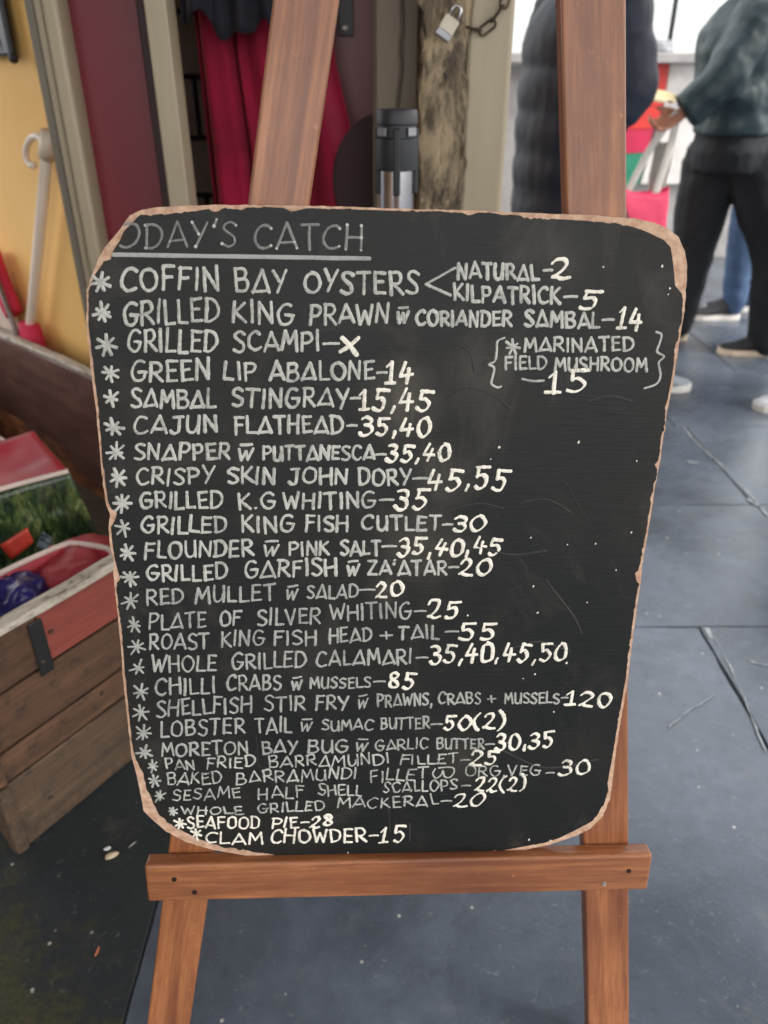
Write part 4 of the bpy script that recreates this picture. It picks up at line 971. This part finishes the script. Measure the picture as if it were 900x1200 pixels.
def shoe(parent, heel, toe, mat, solemat, name='shoe'):
    heel, toe = Vector(heel), Vector(toe); d = (toe - heel); L_ = d.length; d.normalize(); z = Vector((0, 0, 1)); x = d.cross(z).normalized(); z = x.cross(d)
    def ring(bm, t, hw, h0, h1, n=14):
        return [bm.verts.new(heel + d * (t * L_) + x * hw * math.cos(a) + z * ((h0 + h1) / 2 + (h1 - h0) / 2 * math.sin(a))) for a in [2*math.pi*k/n for k in range(n)]]
    bm = bmesh.new(); prof = [(0.0, .018, .02, .06), (.04, .036, .012, .105), (.18, .043, .010, .125), (.38, .043, .010, .118), (.58, .048, .010, .082), (.75, .050, .010, .058), (.92, .040, .012, .050), (1.0, .016, .018, .040)]
    rg = [ring(bm, *p) for p in prof]
    for a, b_ in zip(rg, rg[1:]):
        for k in range(14): bm.faces.new((a[k], a[(k+1) % 14], b_[(k+1) % 14], b_[k]))
    bm.faces.new(rg[0]); bm.faces.new(rg[-1]); sh_ = bm_obj(name, bm, mat, parent, None, True); sh_.modifiers.new('u', 'SUBSURF').levels = 1
    bm = bmesh.new(); op = []
    for t, hw in [(-.02, .006), (.0, .028), (.06, .040), (.2, .044), (.4, .044), (.6, .051), (.8, .053), (.93, .043), (1.0, .024), (1.02, .006)]: op.append((t, hw))
    lo, hi = [], []
    path = [(t, hw) for t, hw in op] + [(t, -hw) for t, hw in op[::-1]]
    for t, hw in path:
        b0_ = heel + d * (t * L_) + x * hw; lo.append(bm.verts.new(b0_ + z * .001)); hi.append(bm.verts.new(b0_ + z * (.030 if t > .8 or t < .1 else .026)))
    n = len(path)
    for k in range(n): bm.faces.new((lo[k], lo[(k+1) % n], hi[(k+1) % n], hi[k]))
    bm.faces.new(lo[::-1]); bm.faces.new(hi); bm_obj('sole', bm, solemat, sh_, None, False)
    return sh_
def hand(bm, wrist, palmdir, thumbside, curl=1.0, s=1.0, side_=1):
    """palm, four curled fingers and a thumb; palmdir = wrist->knuckles, curl bends towards `thumbside` x palmdir"""
    p = Vector(palmdir).normalized(); t = Vector(thumbside); t = (t - p * t.dot(p)).normalized(); c = p.cross(t) * side_; w_ = Vector(wrist)
    for k in range(4):
        off = t * (.030 - .020 * k) * s; limb(bm, [w_ + off * .5, w_ + p * .045 * s + off * .9, w_ + p * .085 * s + off], [.013 * s, .013 * s, .0105 * s], 8)
        L_ = [.072, .080, .075, .058][k] * s; q0 = w_ + p * .088 * s + off; a = .35 * curl
        pts = [q0]; ang = a; cur = q0
        for seg in (.45, .32, .23):
            cur = cur + (p * math.cos(ang) + c * math.sin(ang)) * L_ * seg; pts.append(cur); ang += .75 * curl
        limb(bm, pts, [.0095 * s, .009 * s, .008 * s, .007 * s], 8)
    limb(bm, [w_ + p * .02 * s + t * .026 * s, w_ + p * .05 * s + t * .048 * s + c * .012 * s, w_ + p * .075 * s + t * .052 * s + c * .03 * s, w_ + p * .09 * s + t * .045 * s + c * .045 * s], [.013 * s, .012 * s, .010 * s, .008 * s], 8)
def person(label, J, fwd, cols, coat=None, group=None, hair=True, shoes=None, handcurl=1.0):
    f = Vector((fwd[0], fwd[1], 0)).normalized(); L = Vector((-f.y, f.x, 0)); V3 = lambda k: Vector(J[k])
    hip, ch_, nk, hd_ = V3('hip'), V3('chest'), V3('neck'), V3('head')
    root = empty('person', (hip.x, hip.y, 0), label=label, cat='person')
    # body: one continuous skin
    bm = bmesh.new()
    loft(bm, [hip - Vector((0, 0, .09)), hip, hip.lerp(ch_, .45), ch_, ch_.lerp(nk, .7), nk], [(.15, .10), (.165, .115), (.135, .10), (.165, .115), (.12, .08), (.055, .055)], f)
    limb(bm, [nk - Vector((0, 0, .04)), nk + Vector((0, 0, .03)), hd_ - Vector((0, 0, .07))], [.06, .055, .055])
    bmesh.ops.create_uvsphere(bm, u_segments=24, v_segments=16, radius=1, matrix=Matrix.Translation(hd_) @ frame(Vector(), L * .078, f * .098, Vector((0, 0, .118))))
    bmesh.ops.create_uvsphere(bm, u_segments=12, v_segments=8, radius=1, matrix=Matrix.Translation(hd_ + f * .055 - Vector((0, 0, .065))) @ frame(Vector(), L * .045, f * .04, Vector((0, 0, .045))))
    limb(bm, [hd_ + f * .094 + Vector((0, 0, .012)), hd_ + f * .110 - Vector((0, 0, .012)), hd_ + f * .102 - Vector((0, 0, .026))], [.008, .013, .012], 8)
    for s_ in (1, -1):
        bmesh.ops.create_uvsphere(bm, u_segments=10, v_segments=8, radius=1, matrix=Matrix.Translation(hd_ + L * .079 * s_ - Vector((0, 0, .01))) @ frame(Vector(), L * .010, f * .018, Vector((0, 0, .030))))
        k = 'L' if s_ == 1 else 'R'
        limb(bm, [V3('sh' + k), V3('el' + k), V3('wr' + k)], [.052, .042, .026])
        wdir = (V3('wr' + k) - V3('el' + k)).normalized()
        hand(bm, V3('wr' + k) + wdir * .01, wdir if not J.get('hd' + k) else Vector(J['hd' + k]), f if abs(wdir.dot(f)) < .8 else Vector((0, 0, 1)), handcurl, 1.0, s_ * -1)
        limb(bm, [V3('hp' + k), V3('kn' + k), V3('an' + k)], [.082, .056, .032])
        an = V3('an' + k); limb(bm, [an, an + V3('toe' + k) - V3('heel' + k) - (V3('toe' + k) - V3('heel' + k)) * .70 - Vector((0, 0, .060))], [.028, .014])
    body = fused('body', bm, M_skin, root, .0085, 0, smooth=3)
    for s_ in (1, -1):
        e = bmesh.new(); bmesh.ops.create_uvsphere(e, u_segments=10, v_segments=8, radius=.011); bm_obj('eye', e, simple('eye_dark', (.05, .03, .02, 1), rough=.2), body, Matrix.Translation(hd_ + f * .084 + L * .030 * s_ + Vector((0, 0, .018))), True)
    mth = [hd_ + f * .092 + L * x * .024 - Vector((0, 0, .058 - .002 * abs(x))) + f * (-.006 * x * x) for x in (-1, -.5, 0, .5, 1)]
    bm_obj('mouth', tube_bm(mth, .0045, 8), simple('lips', srgb(160, 92, 84)), body, None, True)
    # hair
    bm = bmesh.new(); bmesh.ops.create_uvsphere(bm, u_segments=28, v_segments=18, radius=1, matrix=Matrix.Translation(hd_ + Vector((0, 0, .018)) - f * .012) @ frame(Vector(), L * .087, f * .103, Vector((0, 0, .118))))
    for v in list(bm.verts):
        q_ = v.co - hd_
        if q_.dot(f) > .045 and q_.z < .055: bm.verts.remove(v)
        elif q_.z < -.075: bm.verts.remove(v)
    o = bm_obj('hair', bm, M_hair, body, None, True); o.modifiers.new('s', 'SOLIDIFY').thickness = .01
    # trousers
    bm = bmesh.new()
    tw = J.get('tw', 1.0)
    loft(bm, [hip - Vector((0, 0, .10)), hip - Vector((0, 0, .02)), hip + Vector((0, 0, .10))], [(.165 * tw, .125 * tw), (.18 * tw, .135 * tw), (.16 * tw, .12 * tw)], f)
    for k in 'LR':
        hp, kn, an = V3('hp' + k), V3('kn' + k), V3('an' + k); limb(bm, [hp, hp.lerp(kn, .5), kn, kn.lerp(an, .5), an - Vector((0, 0, .012))], [.100 * tw, .097 * tw, .082 * tw, .075 * tw, .066 * tw])
    fused('trousers', bm, cols['trousers'], root, .010, .014, .07, 4)
    # jacket
    bm = bmesh.new(); hem = J.get('hem', -.06); jw = J.get('jw', 1.0); n = 34; C, R = [], []
    z0 = hip.z + hem; z1 = nk.z + .01
    for i in range(n + 1):
        t = i / n; z = z0 + (z1 - z0) * t
        ax = hip.lerp(ch_, min(1, max(0, (z - hip.z) / (ch_.z - hip.z)))) if z < ch_.z else ch_.lerp(nk, (z - ch_.z) / (nk.z - ch_.z))
        c = Vector((ax.x, ax.y, z)); zz = (z - z0) / (z1 - z0)
        w_ = .205 + .02 * math.sin(zz * 3.1); 
        if z > ch_.z + .10: w_ = .215 - (z - ch_.z - .10) / (z1 - ch_.z - .10) * .14
        d_ = w_ * .72
        if coat == 'puffer': b2 = 1 + .07 * abs(math.sin((z - z0) / .13 * math.pi)) ** .7 - .05
        else: b2 = 1 + .02 * math.sin(z * 40)
        C.append(c); R.append((w_ * jw * b2, d_ * jw * b2))
    loft(bm, C, R, f, 28)
    for k in 'LR':
        a, b_, c = V3('sh' + k), V3('el' + k), V3('wr' + k); m_ = 26; pts = catmull([a, a.lerp(b_, .5), b_, b_.lerp(c, .5), c], 6); rr = []
        for i in range(len(pts)):
            t = i / (len(pts) - 1); r = (.088 - .030 * t) * jw
            if coat == 'puffer': r *= 1 + .13 * abs(math.sin(t * 5 * math.pi)) ** .7 - .03
            rr.append(r)
        tube_bm(pts, rr, 16, bm); bmesh.ops.create_uvsphere(bm, u_segments=14, v_segments=10, radius=.088 * jw, matrix=Matrix.Translation(a))
    limb(bm, [nk - Vector((0, 0, .03)) - f * .02, nk + Vector((0, 0, .035)) - f * .03], [.085, .078])
    fused('jacket', bm, cols['jacket'], root, .009, .032 if coat != 'puffer' else .010, .13 if coat != 'puffer' else .09, 5)
    for k in 'LR':
        shoe(root, J['heel' + k], J['toe' + k], cols['shoe'], cols['sole'])
    return root
M_teal = simple('teal_nylon', srgb(30, 54, 62), srgb(26, 46, 53), 4, .5, .1, 14, .004)
M_blacktr = simple('black_trouser_cloth', srgb(26, 32, 38), srgb(16, 20, 25), 6, .8, .4, 40, .004)
M_navyp = simple('navy_quilted_nylon', srgb(24, 34, 54), srgb(17, 25, 42), 6, .65, .3, 9, .006)
M_jeans = simple('blue_denim', srgb(72, 96, 132), srgb(54, 76, 108), 8, .8, .4, 60, .002)
M_shoeb = simple('black_canvas_shoe', srgb(36, 36, 42), rough=.7); M_shoeg = simple('grey_shoe', srgb(140, 148, 156), rough=.6)
M_sole = simple('cream_rubber_sole', srgb(226, 208, 186), rough=.6); M_solew = simple('white_rubber_sole', srgb(225, 222, 218), rough=.5)
# walker in the teal jacket
hL, tL = gz(958, 412), gz(842, 411); hR, tR = gz(806, 396), gz(735, 392)
tL = Vector((1.67, 3.74, .0)); hL = Vector((1.95, 3.70, .0)); hR = Vector((1.585, 3.96, 0)); tR = Vector((1.31, 4.02, 0))
J1 = dict(hip=(1.585, 3.86, .93), chest=(1.545, 3.86, 1.28), neck=(1.53, 3.86, 1.50), head=(1.50, 3.87, 1.66),
  shL=(1.50, 3.66, 1.40), elL=(1.37, 3.58, 1.18), wrL=(1.25, 3.60, 1.075), hdL=(-.9, 0, -.45), shR=(1.62, 4.06, 1.40), elR=(1.70, 4.12, 1.14), wrR=(1.60, 4.10, .92),
  hpL=(1.68, 3.79, .86), knL=(1.845, 3.75, .47), anL=(1.88, 3.71, .09), hpR=(1.53, 3.93, .86), knR=(1.53, 3.95, .48), anR=(1.52, 3.97, .10),
  heelL=hL, toeL=tL, heelR=hR, toeR=tR, hem=.05, jw=1.16, tw=1.32)
person('person in a shiny teal jacket and black trousers walking left with bags', J1, (-.85, .45), dict(jacket=M_teal, trousers=M_blacktr, shoe=M_shoeb, sole=M_sole), handcurl=1.0)
# puffer coat person behind the easel
J2 = dict(hip=(.66, 3.08, .90), chest=(.66, 3.08, 1.26), neck=(.665, 3.08, 1.49), head=(.69, 3.08, 1.65),
  shL=(.63, 3.28, 1.40), elL=(.60, 3.34, 1.12), wrL=(.66, 3.33, .90), shR=(.74, 2.90, 1.40), elR=(.80, 2.86, 1.17), wrR=(.72, 2.88, 1.04),
  hpL=(.64, 3.17, .85), knL=(.52, 3.18, .46), anL=(.40, 3.18, .12), hpR=(.74, 3.03, .85), knR=(.97, 3.12, .48), anR=(1.12, 3.20, .10),
  heelL=(.34, 3.18, .0), toeL=(.61, 3.16, .0), heelR=(1.065, 3.22, 0), toeR=(1.345, 3.225, 0), hem=-.32, jw=1.12)
person('person in a long navy quilted coat standing behind the right easel leg', J2, (1, .12), dict(jacket=M_navyp, trousers=M_blacktr, shoe=M_shoeg, sole=M_solew), coat='puffer')
# person in jeans beyond the walker
J3 = dict(hip=(2.10, 4.45, .90), chest=(2.08, 4.45, 1.26), neck=(2.08, 4.45, 1.48), head=(2.05, 4.45, 1.64),
  shL=(2.10, 4.26, 1.38), elL=(2.14, 4.24, 1.12), wrL=(2.08, 4.24, .90), shR=(2.10, 4.64, 1.38), elR=(2.14, 4.68, 1.12), wrR=(2.08, 4.68, .90),
  hpL=(2.08, 4.37, .85), knL=(2.06, 4.36, .48), anL=(2.09, 4.36, .10), hpR=(2.12, 4.53, .85), knR=(2.16, 4.54, .47), anR=(2.22, 4.54, .10),
  heelL=(2.13, 4.36, .0), toeL=(1.86, 4.36, .0), heelR=(2.28, 4.54, 0), toeR=(2.01, 4.54, 0), hem=-.10)
J3 = {k: ((v[0] - .115, v[1] + .0, v[2]) if isinstance(v, tuple) else v) for k, v in J3.items()}
person('person in blue jeans mostly hidden behind the walker in teal', J3, (-1, 0), dict(jacket=simple('charcoal_wool', srgb(48, 50, 58), rough=.8), trousers=M_jeans, shoe=M_shoeb, sole=M_solew))
# person entering at the right edge, one shoe in view
J4 = dict(hip=(1.98, 2.98, .88), chest=(2.0, 2.98, 1.24), neck=(1.98, 2.98, 1.46), head=(1.95, 2.98, 1.62),
  shL=(2.0, 2.79, 1.36), elL=(2.06, 2.76, 1.10), wrL=(1.99, 2.76, .90), shR=(2.0, 3.17, 1.36), elR=(2.06, 3.20, 1.10), wrR=(1.98, 3.20, .9),
  hpL=(1.97, 2.90, .83), knL=(1.83, 2.94, .48), anL=(1.70, 2.98, .11), hpR=(2.0, 3.06, .83), knR=(2.10, 3.08, .46), anR=(2.26, 3.08, .12),
  heelL=(1.80, 2.985, 0), toeL=(1.535, 2.985, 0), heelR=(2.32, 3.08, 0), toeR=(2.05, 3.08, 0), hem=-.08)
person('person in black trousers and white sneakers mostly outside the right edge', J4, (-1, 0), dict(jacket=simple('black_jacket', srgb(40, 42, 50), rough=.7), trousers=M_blacktr, shoe=simple('white_sneaker', srgb(205, 208, 214), rough=.6), sole=M_solew))

# bags carried by the walker
HP = Vector((1.19, 3.60, 1.045))
def carry_bag(name, px0, px1, pyt, Y, z0, mat, label, depth=.10, handle=None, hmat=None, grip=HP):
    a = gy(px0, pyt, Y); b_ = gy(px1, pyt, Y); wdt = b_.x - a.x; ztop = (a.z + b_.z) / 2; t = empty(name, ((a.x + b_.x) / 2, Y, z0), label=label, cat='bag')
    bm = bmesh.new(); n = 32; rings = []
    for i in range(15):
        k = i / 14; z = ztop + (z0 - ztop) * k; row = []
        dd = depth * (.25 + .75 * min(1, k * 2.2)) / 2
        for j in range(n):
            an = 2 * math.pi * j / n; ca, sa = math.cos(an), math.sin(an)
            x = (a.x + b_.x) / 2 + math.copysign(abs(ca) ** .5, ca) * wdt / 2 * (1 - .05 * (1 - k)); y = Y + math.copysign(abs(sa) ** .6, sa) * dd
            row.append(bm.verts.new(Vector((x, y, z + .012 * math.sin(an * 2 + 1) * (1 - k))) + noise.noise_vector(Vector((x * 14, y * 14, z * 10))) * .010))
        rings.append(row)
    for r0, r1 in zip(rings, rings[1:]):
        for j in range(n): bm.faces.new((r0[j], r0[(j+1) % n], r1[(j+1) % n], r1[j]))
    bm.faces.new(rings[-1]); o = bm_obj('bag_body', bm, mat, t, None, True); m = o.modifiers.new('s', 'SOLIDIFY'); m.thickness = .003
    for sx_, sy_ in (handle or []):
        base = Vector(((a.x + b_.x) / 2 + sx_ * wdt / 2, Y + sy_ * depth * .1, ztop - .02)); mid = base.lerp(grip, .55) + Vector((sx_ * .025, 0, .01))
        tube('handle', catmull([base, mid, grip], 8), [(.016, .004)] * 17, hmat, t, 10, ref=(0, 1, .01))
    return t
M_pink = simple('pink_fabric', srgb(226, 60, 104), srgb(204, 44, 88), 9, .55, .4, 30, .006)
carry_bag('pink_tote', 722, 786, 222, 3.58, .42, M_pink, 'bright pink tote bag on white straps carried by the person in teal', .14, [(-.55, 1), (.42, -1)], simple('white_strap', srgb(224, 220, 214), srgb(200, 196, 190), 12, .7), HP + Vector((.03, 0, .03)))
carry_bag('grey_bag', 768, 790, 165, 3.66, .70, simple('grey_shopping_bag', srgb(150, 148, 144), srgb(128, 126, 122), 8, .7), 'plain grey bag hanging behind the pink tote straps', .05)
wp = bmesh.new(); g = []
for i in range(13):
    row = []
    for j in range(13):
        s_, t_ = j / 12, i / 12; p = gy(742 + 50 * s_, 126 - 4 * t_ - 8 * s_, 3.56 + .10 * t_); p.z += .018 * noise.noise(Vector((s_ * 4, t_ * 4, 2))) + .02 * t_ - .01 * math.cos(s_ * 6); row.append(wp.verts.new(p))
    g.append(row)
for i in range(12):
    for j in range(12): wp.faces.new((g[i][j], g[i][j+1], g[i+1][j+1], g[i+1][j]))
o = bm_obj('paper_wrap', wp, simple('cream_paper', srgb(240, 232, 205), srgb(238, 214, 150), 5, .7), None, None, True); o.modifiers.new('s', 'SOLIDIFY').thickness = .004
tag(o, "cream and yellow wrapping paper held at the teal person's hand", 'paper')

# ------------------------------------------------------------------ market stall and what lies beyond
SY = 6.0
stl = empty('market_stall', (gy(760, 62, SY).x, SY, 0), label='market stall counter faced with red, white, yellow and green panels', cat='stall')
X0, X1 = .75, gy(905, 62, SY).x + .5; zc = gy(770, 66, SY).z
M_gry = simple('grey_counter', srgb(168, 166, 166), rough=.5)
box('counter_top', ((X0 + X1) / 2, SY + .35, zc - .01), (X1 - X0, .84, .06), M_gry, stl, .006)
box('carcass', ((X0 + X1) / 2, SY + .40, (zc - .05) / 2), (X1 - X0 - .04, .66, zc - .05), M_gry, stl, .004)
cm = {'w': simple('panel_white', srgb(232, 228, 226), rough=.5), 'r': simple('panel_red', srgb(228, 62, 56), rough=.5), 'y': simple('panel_yellow', srgb(240, 208, 66), rough=.5), 'p': simple('panel_crimson', srgb(204, 40, 84), rough=.5), 'g': simple('panel_green', srgb(44, 140, 112), rough=.5)}
def panel(pts, c):
    P = [gy(x, y, SY + .05) for x, y in pts]; bm = bmesh.new(); v = [bm.verts.new(p) for p in P]; f = bm.faces.new(v); r = bmesh.ops.extrude_face_region(bm, geom=[f])
    for q_ in r['geom']:
        if isinstance(q_, bmesh.types.BMVert): q_.co.y -= .02
    bm_obj('panel', bm, cm[c], stl)
panel([(700, 72), (768, 72), (764, 97), (700, 97)], 'w'); panel([(700, 98), (763.5, 98), (759, 124), (700, 124)], 'y'); panel([(769, 72), (784, 72), (776, 124), (760, 124)], 'r')
panel([(700, 125), (776, 125), (766, 150), (700, 153)], 'r'); panel([(700, 154), (765, 151), (757, 178), (700, 181)], 'p'); panel([(700, 182), (757, 179), (748, 215), (700, 222)], 'g')
panel([(785, 72), (850, 72), (840, 124), (777, 124)], 'w'); panel([(777, 125), (840, 125), (828, 215), (750, 215)], 'w')
tube('awning_post', [Vector((gy(786, 40, SY + .3).x, SY + .3, zc)), Vector((gy(786, 40, SY + .3).x, SY + .3, 3.1))], .018, simple('dark_post', srgb(60, 60, 66), rough=.5), stl, 12)
tube('awning_post', [Vector((X0 + .1, SY + .3, zc)), Vector((X0 + .1, SY + .3, 3.1))], .018, MATS['dark_post'], stl, 12)
aw = bm_obj('awning', box_bm(X1 - X0 + .4, 1.6, .04, .01, off=((X0 + X1) / 2, SY + .4, 3.12)), simple('white_awning', (.75, .76, .76, 1), rough=.6), stl)
# items on the counter
blob('produce_bag', Vector((gy(775, 56, SY + .2).x, SY + .2, zc + .045)), (.09, .07, .06), simple('grey_plastic_bag', srgb(150, 152, 158), rough=.5), 'small grey bag standing on the stall counter beside the awning post', 'bag', 5, .4)
# pale shop building far behind
sb_ = empty('shop_building', (2, 13, 0), label='pale shop front with tall windows far behind the stall', cat='building')
M_pale = simple('pale_render', (.82, .83, .81, 1), (.78, .80, .78, 1), 2, .7)
box('wall', (3, 13.2, 2.2), (14, .3, 4.4), M_pale, sb_, .01)
for k in range(7):
    wx = -3 + k * 1.9
    wf = box('window_frame', (wx, 13.03, 2.1), (1.5, .08, 2.6), simple('white_frame', (.8, .8, .8, 1)), sb_, .01)
    box('pane', (wx, 12.985, 2.1), (1.36, .02, 2.44), simple('pale_glass', (.78, .84, .81, 1), rough=.1, bump=0), wf, .004)
